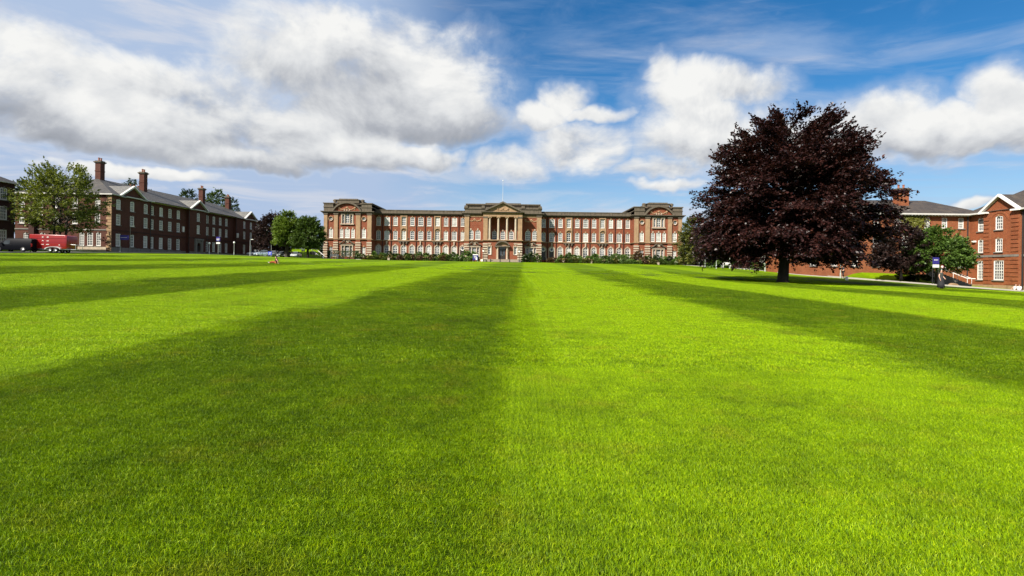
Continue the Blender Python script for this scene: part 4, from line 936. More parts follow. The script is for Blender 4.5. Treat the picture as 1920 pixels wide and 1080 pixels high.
bank('grass_bank', [bf[3], bf[4], bf[5], bf[6], (gx(1785, 70.5), 70.5)], [(gx(1440, 112), 112), (gx(1500, 97), 97), (gx(1590, 85), 83.5), (gx(1690, 81.9), 81.9), (gx(1785, 81.9), 81.9)], 1.05, 'grass bank below the right hall')
bank('grass_bank', [(gx(535, 138), 138), (gx(606, 140), 140)], [(gx(525, 160), 160), (gx(606, 156), 156)], 2.4, 'grass bank under the trees left of the grand building')
# ------------------------------------------------------------------ leaves, trees, shrubs
def leaf_mesh(name, C, A, Nn, ln, wd, mat, seed):
    """one small diamond leaf per row: centre, axis, normal"""
    rg = np.random.default_rng(seed); n = len(C)
    A = A / np.linalg.norm(A, axis=1, keepdims=True); B = np.cross(A, Nn); B /= np.maximum(np.linalg.norm(B, axis=1, keepdims=True), 1e-6)
    l = (ln * rg.uniform(.65, 1.3, n))[:, None]; w = (wd * rg.uniform(.65, 1.3, n))[:, None]
    V = np.stack([C - A * l * .5, C + B * w * .5, C + A * l * .5, C - B * w * .5], 1).reshape(-1, 3)
    me = bpy.data.meshes.new(name); me.vertices.add(4 * n); me.vertices.foreach_set('co', V.ravel().astype(np.float32))
    me.loops.add(4 * n); me.loops.foreach_set('vertex_index', np.arange(4 * n, dtype=np.int32)); me.polygons.add(n)
    me.polygons.foreach_set('loop_start', np.arange(0, 4 * n, 4, dtype=np.int32))
    me.update(calc_edges=True)
    at_ = me.attributes.new('rnd', 'FLOAT', 'FACE'); at_.data.foreach_set('value', rg.uniform(0, 1, n).astype(np.float32))
    me.materials.append(mat); me.validate(); return me
def crown_points(prof, H, n, seed, off=(0, 0), clump=.35, thr=-.16, inner=.2, lob=.2):
    """spray positions inside a lumpy envelope; prof: (height fraction, radius)"""
    rg = np.random.default_rng(seed); hs = np.array([p[0] for p in prof]); rs = np.array([p[1] for p in prof]); out = []; tries = 0
    hh = np.linspace(hs[0], hs[-1], 60); wt = np.interp(hh, hs, rs) + .15; wt /= wt.sum()
    while len(out) < n and tries < 14:
        tries += 1
        h = rg.choice(hh, 2 * n, p=wt) + rg.uniform(-.5, .5, 2 * n) * (hh[1] - hh[0]); th = rg.uniform(0, 2 * math.pi, 2 * n); q = inner + (1 - inner) * np.sqrt(rg.uniform(0, 1, 2 * n))
        for i in range(2 * n):
            r0 = np.interp(h[i], hs, rs)
            r = r0 * (1 + lob * noise.noise((math.cos(th[i]) * 1.6 + seed, math.sin(th[i]) * 1.6, h[i] * 6)) + lob * .6 * noise.noise((math.cos(th[i]) * 4 + seed, math.sin(th[i]) * 4, h[i] * 14)))
            p = (r * q[i] * math.cos(th[i]), r * q[i] * math.sin(th[i]), h[i] * H)
            if noise.noise((p[0] * clump + seed * 3, p[1] * clump, p[2] * clump * 1.7)) < thr: continue
            f = (h[i] - hs[0]) / (hs[-1] - hs[0])
            out.append((p[0] + off[0] * min(1, f * 2), p[1] + off[1] * min(1, f * 2), p[2], th[i], f, q[i]))
            if len(out) >= n: break
    return np.array(out)
def sprays(P, m, length, width, ln, wd, seed, droop=.35, rise=.9, flat=.5):
    """m leaves on each drooping spray -> centres, axes, normals"""
    rg = np.random.default_rng(seed); n = len(P); f = P[:, 4]; th = P[:, 3] + rg.normal(0, .45, n)
    sl = -droop + (rise + droop) * f ** 1.3 + rg.normal(0, .25, n)
    O = np.stack([np.cos(th), np.sin(th), sl], 1); O /= np.linalg.norm(O, axis=1, keepdims=True)
    S = np.cross(O, np.array([0, 0, 1.0])); S /= np.maximum(np.linalg.norm(S, axis=1, keepdims=True), 1e-6)
    t = rg.uniform(0, 1, (n, m)); L = (length * rg.uniform(.6, 1.35, n))[:, None]
    side = rg.normal(0, 1, (n, m)) * width * (1.1 - .75 * t); vz = rg.normal(0, 1, (n, m)) * width * flat - .25 * length * (t - .2) ** 2 * (1 - f[:, None])
    C = P[:, None, :3] + O[:, None, :] * (t * L)[..., None] + S[:, None, :] * side[..., None]; C[..., 2] += vz
    A = O[:, None, :] + S[:, None, :] * (np.sign(side) * rg.uniform(.2, 1.1, (n, m)))[..., None] + rg.normal(0, .35, (n, m, 3))
    Nn = np.array([0, 0, 1.0]) + rg.normal(0, .65, (n, m, 3)); Nn += O[:, None, :] * .5
    return C.reshape(-1, 3), A.reshape(-1, 3), Nn.reshape(-1, 3)
def bough_points(prof, H, nb, per, seed, off, low):
    """sprays laid out on drooping, fan-shaped boughs; returns spray rows and the bough centre lines"""
    rg = np.random.default_rng(seed); hs = [p[0] for p in prof]; rs_ = [p[1] for p in prof]; rows = []; lines = []; ga = 2.39996
    for i in range(nb):
        f = (i + .5) / nb; h = hs[0] + (hs[-1] - hs[0]) * (f ** 1.15); r0 = float(np.interp(h, hs, rs_)) * rg.uniform(.78, 1.1); th = i * ga + rg.normal(0, .25)
        zt = h * H + rg.normal(0, .3); za = max(low, zt - r0 * rg.uniform(-.05, .45) - .4 if f < .75 else zt - r0 * .9 - .8); d = np.array([math.cos(th), math.sin(th)]); s = np.array([-d[1], d[0]])
        o = np.array(off) * min(1, f * 2 + .2); bow = rg.uniform(.05, .2) * r0
        def pt(t): return np.array([o[0] * t + d[0] * r0 * t, o[1] * t + d[1] * r0 * t, za + (zt - za) * t + bow * math.sin(math.pi * t)])
        lines.append([pt(t) for t in (0, .35, .7, 1)])
        k = max(8, int(per * (.35 + r0 / max(rs_))))
        for j in range(k):
            t = rg.uniform(.22, 1.0) ** .75; w = r0 * .30 * (1.15 - t * .75); p = pt(t); e = rg.normal(0, .55) * w
            p = p + np.array([s[0] * e, s[1] * e, -.25 * abs(e) + rg.normal(0, .28)]); rows.append((p[0], p[1], p[2], th + e / max(1, r0) * 1.5, f, t))
    return np.array(rows), lines
def tree(name, label, x, D, H, prof, nsp, mat, seed, bark='bark', tr=.3, m=22, L=1.0, Wd=.22, leaf=(.24, .15), off=(0, 0), trunks=1, limbs=14, group=None, droop=.35, rise=.9, clump=.35, thr=-.16, inner=.2, base=None, lob=.2, cat='tree', flat=.5, boughs=None):
    X = gx(x, D); z = gz(X, D) if base is None else base
    t = empty(name, (X, D, z), label, cat, group)
    if boughs: P, lines = bough_points(prof, H, boughs[0], boughs[1], seed, off, boughs[2])
    else: P = crown_points(prof, H, nsp, seed, off, clump, thr, inner, lob); lines = []
    C, A, Nn = sprays(P, m, L, Wd, *leaf, seed + 1, droop, rise, flat)
    link('crown', leaf_mesh('crown', C, A, Nn, *leaf, M[mat], seed + 2), t)
    r = random.Random(seed); b = MB(); h0 = prof[0][0] * H
    for k in range(trunks):
        dx = (k - (trunks - 1) / 2) * tr * 5; top = H * .72
        pts = [Vector((dx * .8, 0, -.3)), Vector((dx * .85, 0, .25))] + [Vector((dx + off[0] * q * .8 + r.uniform(-.2, .2) * tr * 2, off[1] * q * .8 + r.uniform(-.2, .2) * tr * 2, top * q)) for q in (.2, .45, .7, 1)]
        b.tube(pts, [tr * 1.75, tr * 1.2, tr, tr * .75, tr * .45, tr * .1], 10)
        for ln_ in lines: b.tube([tuple(q) for q in ln_], [tr * .26, tr * .19, tr * .1, tr * .03], 6)
        idx = np.linspace(0, len(P) - 1, limbs).astype(int) if not lines else []
        for i in idx:
            p = Vector(P[i][:3]); q = min(.62, max(.16, (p.z / H) * .62)); s = Vector((dx + off[0] * q, off[1] * q, q * H))
            mid = s.lerp(p, .5) + Vector((0, 0, .12 * (p - s).length)); rr = tr * (.42 if p.z < H * .6 else .28)
            b.tube([s, s.lerp(mid, .5) + Vector((0, 0, .05)), mid, p], [rr, rr * .75, rr * .5, rr * .12], 6)
    b.build('trunk', M[bark], t, smooth=True)
    return t
# the great copper beech
tree('copper_beech', 'huge copper beech with dark purple domed crown on the lawn', 1468, 55, 17.9,
     [(.16, 6.6), (.21, 8.0), (.28, 8.5), (.40, 8.6), (.52, 8.4), (.64, 7.7), (.75, 6.5), (.85, 4.8), (.92, 3.1), (.95, 1.4)], 0, 'beech', 11, tr=.46, m=26, L=1.35, Wd=.27, leaf=(.30, .17), off=(1.15, 0), droop=.55, rise=.7, flat=.3, boughs=(160, 44, 2.4))
dome = [(.28, .5), (.34, .85), (.5, 1.0), (.68, .95), (.84, .68), (.95, .32), (1.0, .08)]
low = [(.10, .55), (.2, .9), (.4, 1.0), (.62, .95), (.82, .68), (.95, .32), (1.0, .08)]
def sc_(p, r): return [(a, b * r) for a, b in p]
tree('maple_tree', 'loose light green tree with forked trunks behind the red trailer', 112, 88, 14.0, sc_([(.26, .5), (.34, .9), (.5, 1.0), (.66, .92), (.8, .7), (.93, .45), (1.0, .12)], 5.4), 1050, 'olive_light', 21, tr=.2, m=22, L=1.3, Wd=.24, leaf=(.34, .2), trunks=3, limbs=22, thr=-.04, clump=.55, lob=.5, rise=1.9, inner=.25)
tree('purple_tree', 'dark purple leaved tree beside the far end of the left hall', 512, 141, 11.0, sc_(low, 4.4), 1054, 'purple', 31, tr=.25, leaf=(.36, .24), L=1.1, Wd=.28, lob=.3, clump=.5)
tree('beech_tree', 'bright green tree with thick dark trunk between purple and dark green trees', 538, 136, 11.2, sc_(dome, 3.0), 1054, 'lime', 41, tr=.5, leaf=(.36, .24), L=1.1, Wd=.28, lob=.28, clump=.5)
tree('broad_tree', 'dark green rounded tree left of the grand building', 577, 135, 10.2, sc_(dome, 3.5), 1190, 'green', 51, tr=.28, leaf=(.36, .24), L=1.1, Wd=.28, lob=.3, clump=.5)
tree('olive_tree', 'yellow green tree right of the grand building', 1304, 136, 12.2, sc_(low, 4.0), 1190, 'olive', 61, tr=.28, leaf=(.36, .22), L=1.1, Wd=.28, lob=.32, clump=.5)
tree('purple_tree', 'dark purple tree half hidden behind the left side of the copper beech', 1348, 118, 10.2, sc_(low, 5.2), 1190, 'purple', 71, tr=.28, leaf=(.34, .22), L=1.1, Wd=.26, lob=.26)
tree('round_tree', 'dense round green tree in front of the right hall', 1757, 71.5, 7.3, sc_([(.24, .45), (.3, .85), (.38, 1.0), (.55, .98), (.72, .8), (.86, .52), (.95, .28), (1.0, .08)], 3.7), 1500, 'round', 81, tr=.2, m=24, L=.7, Wd=.2, leaf=(.24, .17), lob=.24, clump=.7, base=.25)
tree('purple_tree', 'dark bronze tree between the copper beech and the round green tree', 1690, 73, 6.9, sc_([(.18, .5), (.28, .9), (.45, 1.0), (.65, .9), (.85, .6), (1.0, .1)], 3.3), 1100, 'purple', 91, tr=.14, bark='bark_grey', m=24, L=.8, Wd=.2, leaf=(.26, .17), lob=.3, clump=.6, base=1.0)
tree('roof_tree', 'dark tree top showing above the roof left of the maple', 50, 128, 16.9, sc_(dome, 5.0), 720, 'dark', 101, leaf=(.4, .26), L=1.2, Wd=.3, lob=.35, clump=.5, base=4)
tree('roof_tree', 'green tree top showing behind the second chimney of the left hall', 252, 150, 20.8, sc_(dome, 5.2), 640, 'dark', 111, leaf=(.42, .28), L=1.2, Wd=.3, lob=.3, clump=.5, base=4)
tree('roof_tree', 'dark tree top left of the third chimney of the left hall', 352, 168, 20.8, sc_(dome, 3.8), 600, 'dark', 121, leaf=(.42, .28), L=1.2, Wd=.3, lob=.36, clump=.5, base=4)
tree('roof_tree', 'green tree top between the third and fourth chimneys of the left hall', 406, 175, 21.8, sc_(dome, 4.6), 720, 'green', 131, leaf=(.42, .28), L=1.2, Wd=.3, lob=.36, clump=.5, base=4)
tree('roof_tree', 'small dark tree top right of the fourth chimney', 436, 182, 19.6, sc_(dome, 2.2), 280, 'dark', 135, leaf=(.42, .28), L=1.2, Wd=.3, lob=.36, clump=.5, base=4)
for i, (x, D, H, r_, mt, lb) in enumerate(((505, 168, 9.5, 5.5, 'dark', 'leftmost of the shadowy trees standing behind the parked cars'), (556, 170, 10.5, 6, 'dark', 'middle one of the shadowy trees standing behind the parked cars'), (598, 164, 9.5, 5, 'dark', 'shadowy tree behind the stair rail at the left pavilion'), (1300, 165, 9, 6, 'dark', 'shadowy tree behind the yellow green tree right of the grand building'))):
    tree('background_tree', lb, x, D, H, sc_(low, r_), 420, mt, 141 + i, leaf=(.5, .32), L=1.3, Wd=.34, lob=.25, base=4.0, group='trees closing the view behind the lawn')
_sh = {}
def shrub(name, label, X, Y, w, h, mat, seed, group=None, flower=None, n=60, z=None, cat='shrub', depth=None, box=False, leaf=(.24, .15)):
    key = (mat, seed % 5, flower, box, n, leaf)
    if key not in _sh:
        if box:
            rg = np.random.default_rng(seed); k = n * 16; C = rg.uniform(-1, 1, (k, 3)); ax = rg.integers(0, 3, k); C[np.arange(k), ax] = np.sign(C[np.arange(k), ax]) * rg.uniform(.86, 1.03, k); C *= .5; C[:, 2] += .5; A = rg.normal(0, 1, (k, 3)); Nn = rg.normal(0, 1, (k, 3)) + np.array([0, 0, .6])
        else:
            P = crown_points([(.0, .42), (.2, .5), (.5, .5), (.75, .4), (.92, .2), (1.0, .05)], 1.0, n, seed, clump=2.5, thr=-.3, inner=.3, lob=.3); C, A, Nn = sprays(P, 16, .12, .09, .1, .1, seed, .2, 1.4)
        s = leaf[0]; me = leaf_mesh('foliage', C, A, Nn, s * .62, s * .46, M[mat], seed); fm = None
        if flower:
            b = MB(); r = random.Random(seed)
            for i in range(16):
                a = r.uniform(0, 6.28); q = r.uniform(.1, .5); hh = r.uniform(.45, 1.0); rr = .5 * math.sqrt(max(.05, 1 - hh ** 2)) + .05
                b.lathe((rr * math.cos(a), rr * math.sin(a), hh), [(.005, -.035), (.045, 0), (.03, .03), (.004, .035)], 5, False)
            fm = b.mesh('blossom', M[flower])
        st = MB(); r = random.Random(seed)
        for i in range(5): a = r.uniform(0, 6.28); st.tube([(0, 0, -.1), (.12 * math.cos(a), .12 * math.sin(a), .3), (.3 * math.cos(a), .3 * math.sin(a), .7)], [.03, .02, .008], 5)
        _sh[key] = (me, fm, st.mesh('stem', M['bark']))
    me, fm, sm = _sh[key]; z = gz(X, Y) if z is None else z
    t = empty(name, (X, Y, z - .05), label, cat, group); t.scale = (w, depth or w, h); t.rotation_euler = (0, 0, 0 if box else (seed * 1.7) % 6.28)
    link('foliage', me, t)
    if fm: link('blossom', fm, t)
    link('stem', sm, t)
    return t
rs = random.Random(77)
ORD = ['first', 'second', 'third', 'fourth', 'fifth', 'sixth', 'seventh', 'eighth', 'ninth', 'tenth', 'eleventh', 'twelfth', 'thirteenth', 'fourteenth', 'fifteenth', 'sixteenth', 'seventeenth', 'eighteenth', 'nineteenth', 'twentieth'] + ['twenty-' + q for q in ('first', 'second', 'third', 'fourth', 'fifth', 'sixth', 'seventh', 'eighth', 'ninth')] + ['thirtieth'] + ['thirty-' + q for q in ('first', 'second', 'third', 'fourth', 'fifth', 'sixth', 'seventh', 'eighth', 'ninth')]
LOOK = {'hedge': 'green', 'green': 'bright green', 'autumn': 'bronze', 'olive': 'yellow green', 'dark': 'dark green'}; BLOOM = {'rose': ' pink flowered', 'rosewhite': ' white flowered', 'roseyellow': ' yellow flowered', None: ''}
def bed(x0, x1, D, wmin, wmax, hmin, hmax, mats, group, label, flowers, name='rose_bush', step=.66, n=90, zoff=0):
    x = gx(x0, D); e = gx(x1, D); i = 0
    while x < e:
        w = rs.uniform(wmin, wmax); mt = rs.choice(mats); fl = rs.choice(flowers)
        lb = '%s%s %s, %s from the left' % (LOOK[mt], BLOOM[fl], label, ORD[i])
        s_ = shrub(name, lb, x, D + rs.uniform(-.5, .5), w, rs.uniform(hmin, hmax), mt, rs.randrange(1000), group, fl, n); s_.location.z += zoff
        x += w * step; i += 1
bed(672, 865, 144.5, 1.4, 2.2, 1.0, 1.7, ['hedge', 'hedge', 'green', 'autumn', 'olive'], 'rose bushes left of the steps', 'rose bush in bed left of entrance steps', ['rose', 'rosewhite', None, 'roseyellow'])
bed(1030, 1330, 143.5, 1.4, 2.2, 1.0, 1.6, ['hedge', 'hedge', 'green', 'autumn', 'olive'], 'rose bushes right of the steps', 'rose bush in bed right of entrance steps', ['rose', 'rosewhite', None, 'roseyellow'])
bed(702, 862, 150.5, 2.2, 3.8, 1.7, 2.5, ['dark', 'hedge', 'green'], 'shrubs under the left wing windows', 'shrub under left wing arches', [None], 'shrub', .85)
bed(1052, 1190, 150.5, 2.2, 3.8, 1.9, 2.8, ['dark', 'hedge', 'green'], 'shrubs under the right wing windows', 'shrub under right wing arches', [None], 'shrub', .85)
bed(1200, 1292, 147, 2.0, 3.6, 2.0, 2.8, ['hedge', 'green', 'dark'], 'shrubs before the right pavilion', 'shrub before the right pavilion', [None], 'shrub', .8)
bed(874, 902, 146, 1.8, 2.8, 2.2, 3.0, ['dark', 'hedge'], 'shrubs left of the portico', 'shrub between blue sign and portico', [None], 'shrub', .8)
bed(985, 1013, 146, 1.8, 2.8, 2.0, 2.9, ['hedge', 'green', 'dark'], 'shrubs right of the portico', 'shrub just right of portico steps', ['rosewhite', None], 'shrub', .8)
shrub('yew_hedge', 'long dark clipped hedge before the left end pavilion', gx(643, 146), 146, 8.2, 2.3, 'dark', 3, None, None, 260, box=True, depth=1.4, cat='hedge', leaf=(.09, .06))
shrub('clipped_hedge', 'bright green clipped hedge before the right end of the wing', gx(1168, 146.6), 146.6, 6.6, 2.6, 'green', 4, None, None, 240, box=True, depth=1.6, cat='hedge', leaf=(.09, .06))
shrub('bronze_shrub', 'bronze leaved bush by the corner of the right pavilion', gx(1196, 145.6), 145.6, 3.0, 3.3, 'autumn', 7, None, None, 70)
for k, (x, w, h, mt, lb) in enumerate(((1507, 2.2, 2.5, 'limehedge', 'sunlit round yellow green bush under the beech'), (1535, 1.9, 2.2, 'limehedge', 'small yellow green clipped bush beside two dark hedges'), (1550, 1.7, 2.3, 'dark', 'narrow dark clipped hedge block under the beech'), (1566, 2.3, 2.2, 'hedge', 'wide green clipped hedge block beside the lamp post'))):
    D = 88; z = gz(gx(x, D), D) + .45; shrub('clipped_bush', lb, gx(x, D), D, w, h, mt, 200 + k, None, None, 150, z=z, cat='hedge', box=k > 0, depth=1.6, leaf=(.12, .08))
for k, (x, D, w, h, lb) in enumerate(((1418, 100, 2.4, 1.5, 'low green shrub left of the beech trunk'), (1345, 112, 5, 1.5, 'low spreading shrub below the lamps left of the beech'), (1378, 110, 5, 1.7, 'dark spreading shrub in front of the bollards'), (1454, 101, 5.5, 1.6, 'low shrub mass directly behind the beech trunk'), (1722, 75, 3.4, 1.5, 'dark shrub on the bank under the round green tree'), (1700, 76, 2.8, 1.3, 'dark shrub on the bank under the bronze tree'))):
    shrub('shrub', lb, gx(x, D), D, w, h, 'dark' if k in (2, 4, 5) else 'hedge', 300 + k, None, None, 60, z=gz(gx(x, D), D) + (.5 if k > 3 else 0), depth=2.2)
def ivy():
    D = 81.85; rg = np.random.default_rng(3); k = 2600; x = gx(rg.normal(1712, 9, k), D); px = (x / D * 1000 + 960); z = EYE + (503 + (px - 960) * .0125 * 1 - (400 + np.abs(rg.normal(0, 17, k)))) / 1000 * D
    C = np.stack([x, D - rg.uniform(0, .22, k), z], 1); A = rg.normal(0, 1, (k, 3)); A[:, 2] -= .8; Nn = rg.normal(0, .5, (k, 3)) + np.array([0, -1.0, .3])
    t = empty('ivy', (gx(1712, D), D, 1.0), 'yellow green ivy climbing the wall left of the round tree', 'ivy'); o = Vector(t.location); C -= np.array(o)
    link('foliage', leaf_mesh('foliage', C, A, Nn, .24, .2, M['ivy'], 5), t)
    b = MB(); r = random.Random(2)
    for i in range(6): q = r.uniform(-.8, .8); b.tube([(q * .3, -.04, 0), (q, -.05, 4), (q * 1.3, -.05, 8.5)], [.05, .04, .015], 5)
    b.build('stem', M['bark'], t)
ivy()
# ------------------------------------------------------------------ vehicles
def wheel(parent, x, y, r, w=.22):
    t = MB(); t.lathe((0, 0, 0), [(r * .62, -w / 2), (r * .95, -w / 2), (r, -w * .35), (r, w * .35), (r * .95, w / 2), (r * .62, w / 2)], 20, False)
    me = t.mesh('wheel', M['rubber'], True); o = link('wheel', me, parent, (x, y, r)); o.rotation_euler = (R(90), 0, 0)
    q = MB(); q.lathe((0, 0, 0), [(r * .63, -.02), (r * .6, .04), (r * .55, .05), (r * .5, -.01)], 20, False); q.lathe((0, 0, 0), [(.01, .05), (.07, .05), (.08, .0)], 10, False)
    for k in range(5): a = 2 * math.pi * k / 5; q.tube([(0.05 * math.cos(a), .05 * math.sin(a), .035), (r * .57 * math.cos(a), r * .57 * math.sin(a), .03)], [.05, .035], 5)
    s = 1 if y < 0 else -1
    rim = q.build('rim', M['alloy'], o, (0, 0, s * w * .42)); rim.rotation_euler = (0 if s > 0 else math.pi, 0, 0)
    return o
def shell(sections, mat, name, parent, bev=.06):
    """body from cross sections: (x, half width bottom, z bottom, half width shoulder, z shoulder, half width top, z top)"""
    b = MB(); n = 8
    for (x, wb, zb, ws, zs, wt, zt) in sections:
        b.v += [(x, -wb, zb), (x, -ws, zs), (x, -wt - (ws - wt) * .06, zt - .05), (x, -wt + .07, zt), (x, wt - .07, zt), (x, wt + (ws - wt) * .06, zt - .05), (x, ws, zs), (x, wb, zb)]
    for i in range(len(sections) - 1):
        for k in range(n): b.f.append((i * n + k, i * n + (k + 1) % n, (i + 1) * n + (k + 1) % n, (i + 1) * n + k))
    b.f += [tuple(range(n)), tuple((len(sections) - 1) * n + k for k in reversed(range(n)))]; b.m = [0] * len(b.f)
    o = b.build(name, M[mat], parent); o.data.polygons.foreach_set('use_smooth', [True] * len(o.data.polygons))
    mod = o.modifiers.new('bevel', 'BEVEL'); mod.width = bev; mod.segments = 2; mod.limit_method = 'ANGLE'; mod.angle_limit = R(28)
    return o
def van():
    D = 75.5; X = gx(33, D) - 0; z = gz(X, D) + .03
    t = empty('van', (X, D, z), 'black panel van with alloy wheels facing left before the brick halls', 'van')
    # x forwards is to the left of the picture: front at negative x
    shell([(-2.6, .72, .42, .86, .62, .70, .82), (-2.5, .84, .30, .95, .66, .84, .98), (-1.75, .92, .28, .97, .80, .90, 1.12), (-1.0, .93, .28, .97, .95, .74, 1.86), (-.7, .93, .28, .97, 1.0, .74, 1.93), (2.3, .93, .28, .97, 1.0, .76, 1.95), (2.52, .92, .32, .96, 1.0, .76, 1.88)], 'black_paint', 'body', t)
    for s in (-1, 1):
        y = s * .9
        w = MB(); w.add([(-1.25, s * .955, 1.06), (-.28, s * .972, 1.08), (-.28, s * .83, 1.66), (-.92, s * .83, 1.66)], [(0, 1, 2, 3)]); w.build('side_window', M['glass'], t)
        w = MB(); w.box(-1.30, -1.08, s * .98, s * 1.2, 1.05, 1.25); w.build('mirror', M['black_paint'], t)
        h = MB(); h.box(-2.57, -2.25, s * .55, s * .9, .72, .90); h.build('headlight', M['headlight'], t)
        h = MB(); h.box(2.5, 2.55, s * .72, s * .92, .75, 1.2); h.build('tail_light', M['tail'], t)
        h = MB(); h.box(-.2, -.04, s * .955, s * .995, .98, 1.02); h.build('door_handle', M['iron'], t)
        for x in (-1.7, 1.5): wheel(t, x, s * .86, .34)
    w = MB(); w.add([(-1.78, -.8, 1.14), (-1.78, .8, 1.14), (-1.04, .68, 1.82), (-1.04, -.68, 1.82)], [(0, 1, 2, 3)]); o = w.build('windscreen', M['blind'], t, (-.03, 0, .03)); o.data.materials[0] = M['headlight']
    b = MB(); b.box(-2.62, -2.4, -.85, .85, .34, .55); b.build('bumper', M['iron'], t)
    b = MB(); b.box(-1.0, 2.3, -.7, -.66, 1.955, 1.99); b.box(-1.0, 2.3, .66, .7, 1.955, 1.99); b.build('roof_rail', M['iron'], t)
    b = MB(); b.box(-2.62, -2.56, -.26, .26, .42, .54); b.build('number_plate', M['white'], t)
    t.scale = (1.06, 1, .96)
van()
def trailer():
    D = 76.5; X = gx(101, D); z = gz(X, D) + .03
    t = empty('trailer', (X, D, z), 'bright red boxy trailer parked behind the black van', 'trailer')
    shell([(-2.72, .95, .56, .98, 1.3, .95, 2.56), (-2.6, .95, .55, .98, 1.3, .96, 2.62), (2.3, .95, .55, .98, 1.3, .96, 2.52), (2.6, .95, .56, .98, 1.3, .95, 2.36)], 'red', 'body', t, .07)
    for s in (-1, 1):
        for zz in (.95, 1.5, 2.05): b = MB(); b.box(-2.5, 2.45, s * .955, s * 1.0, zz - .03, zz + .03); b.build('side_rail', M['red'], t)
        b = MB(); a = [(1.15 * math.cos(q), .52 + .34 * math.sin(q)) for q in [math.pi * i / 10 for i in range(11)]]
        b.prism([(x + .75, zq) for x, zq in a] + [(x * .88 + .75, zq - .06) for x, zq in a[::-1]], s * .96, s * 1.16); b.build('mudguard', M['galv'], t)
        for x in (.35, 1.15): wheel(t, x, s * 1.02, .31, .2)
        # white lettering blocks on the flank (too small to read in the picture)
        m = MB()
        for (x, zz, w, h) in ((-.75, 2.2, .22, .14), (-.05, 2.2, .26, .16), (-.75, 1.68, .24, .10), (-.05, 1.66, .34, .10), (-.75, 1.16, .32, .09), (-.05, 1.16, .42, .10), (1.6, 1.1, .16, .12)):
            for k in range(4): m.box(x - w / 2 + k * w / 4, x - w / 2 + k * w / 4 + w / 6, s * 1.004, s * 1.012, zz - h / 2, zz + h / 2)
        m.build('lettering', M['white'], t)
        b = MB(); b.box(2.59, 2.64, s * .7, s * .88, .75, .95); b.build('tail_light', M['tail'], t)
    b = MB(); b.box(-2.7, 2.7, -.8, .8, .44, .56); b.tube([(-2.6, -.5, .5), (-3.6, 0, .45)], .05, 6); b.tube([(-2.6, .5, .5), (-3.6, 0, .45)], .05, 6); b.build('chassis', M['galv'], t)
    b = MB(); b.tube([(-3.4, 0, .95), (-3.4, 0, .12)], .04, 6); b.lathe((-3.4, 0, 0), [(.1, 0), (.12, .06), (.1, .14)], 8); b.build('jockey_wheel', M['rubber'], t)
    b = MB(); b.tube([(2.75, -.6, 1.2), (3.6, -.6, 1.15)], .03, 5); b.tube([(2.75, .6, 1.2), (3.6, .6, 1.15)], .03, 5); b.tube([(3.6, -.6, 1.15), (3.6, .6, 1.15)], .03, 5); b.tube([(3.6, -.6, 1.15), (3.6, -.6, .5)], .03, 5); b.tube([(3.6, .6, 1.15), (3.6, .6, .5)], .03, 5); b.box(2.72, 3.62, -.6, .6, .44, .5); b.build('tail_rack', M['galv'], t)
trailer()
def car(label, x, D, colour, rz, est=False, group='cars parked beside the left hall'):
    X = gx(x, D); z = gz(X, D) + .03
    t = empty('parked_car', (X, D, z), label, 'car', group, rz); p = 'car_' + colour
    tail = 1.42 if est else 1.0
    shell([(-2.08, .62, .34, .74, .5, .64, .66), (-1.95, .78, .22, .84, .55, .74, .74), (-1.05, .83, .2, .87, .68, .78, .90), (.9, .83, .2, .87, .72, .8, .96), (1.75, .8, .22, .86, .7, .76, .98), (2.05, .66, .36, .76, .6, .66, .86)], p, 'body', t, .05)
    cb = shell([(-1.05, .74, .86, .76, .88, .70, .93), (-.35, .74, .88, .75, .95, .56, 1.40), (.2, .74, .88, .75, .95, .57, 1.46), (1.0, .74, .88, .75, .95, .57, 1.42), (1.3 + .5 * (tail - 1), .74, .88, .75, .95, .6, 1.0 + .3 * (tail - 1)), (1.75, .72, .88, .73, .92, .66, .97)], 'glass', 'cabin_glass', t, .03)
    r = MB(); r.box(-.32, 1.0, -.55, .55, 1.425, 1.475); r.build('roof', M[p], t)
    for s in (-1, 1):
        for xx in (-1.28, 1.28): wheel(t, xx, s * .76, .31, .2)
        b = MB(); b.box(-2.07, -1.9, s * .42, s * .74, .55, .68); b.build('headlight', M['headlight'], t)
        b = MB(); b.box(1.95, 2.04, s * .45, s * .72, .65, .8); b.build('tail_light', M['tail'], t)
        b = MB(); b.box(-.75, -.58, s * .86, s * 1.0, .92, 1.04); b.build('mirror', M[p], t)
        b = MB(); b.tube([(.25, s * .76, .95), (.25, s * .6, 1.42)], .03, 5); b.build('door_pillar', M[p], t)
    b = MB(); b.box(-2.1, -2.06, -.25, .25, .36, .47); b.build('number_plate', M['white'], t)
    return t
car('pale blue car with rounded roof nearest the far end of the left hall', 493, 131, 'pale blue', R(20))
car('silver car partly behind the blue board and the sitting person', 515, 136, 'silver', R(75))
car('dark grey car between the silver and the black parked cars', 529, 137, 'dark grey', R(80))
car('black car under the bright green tree', 542, 138, 'black', R(82))
car('silver car furthest right in the row, beside the thick tree trunk', 555, 134, 'silver', R(95))
car('low white car at the corner of the left hall', 479.5, 137, 'white', R(60))
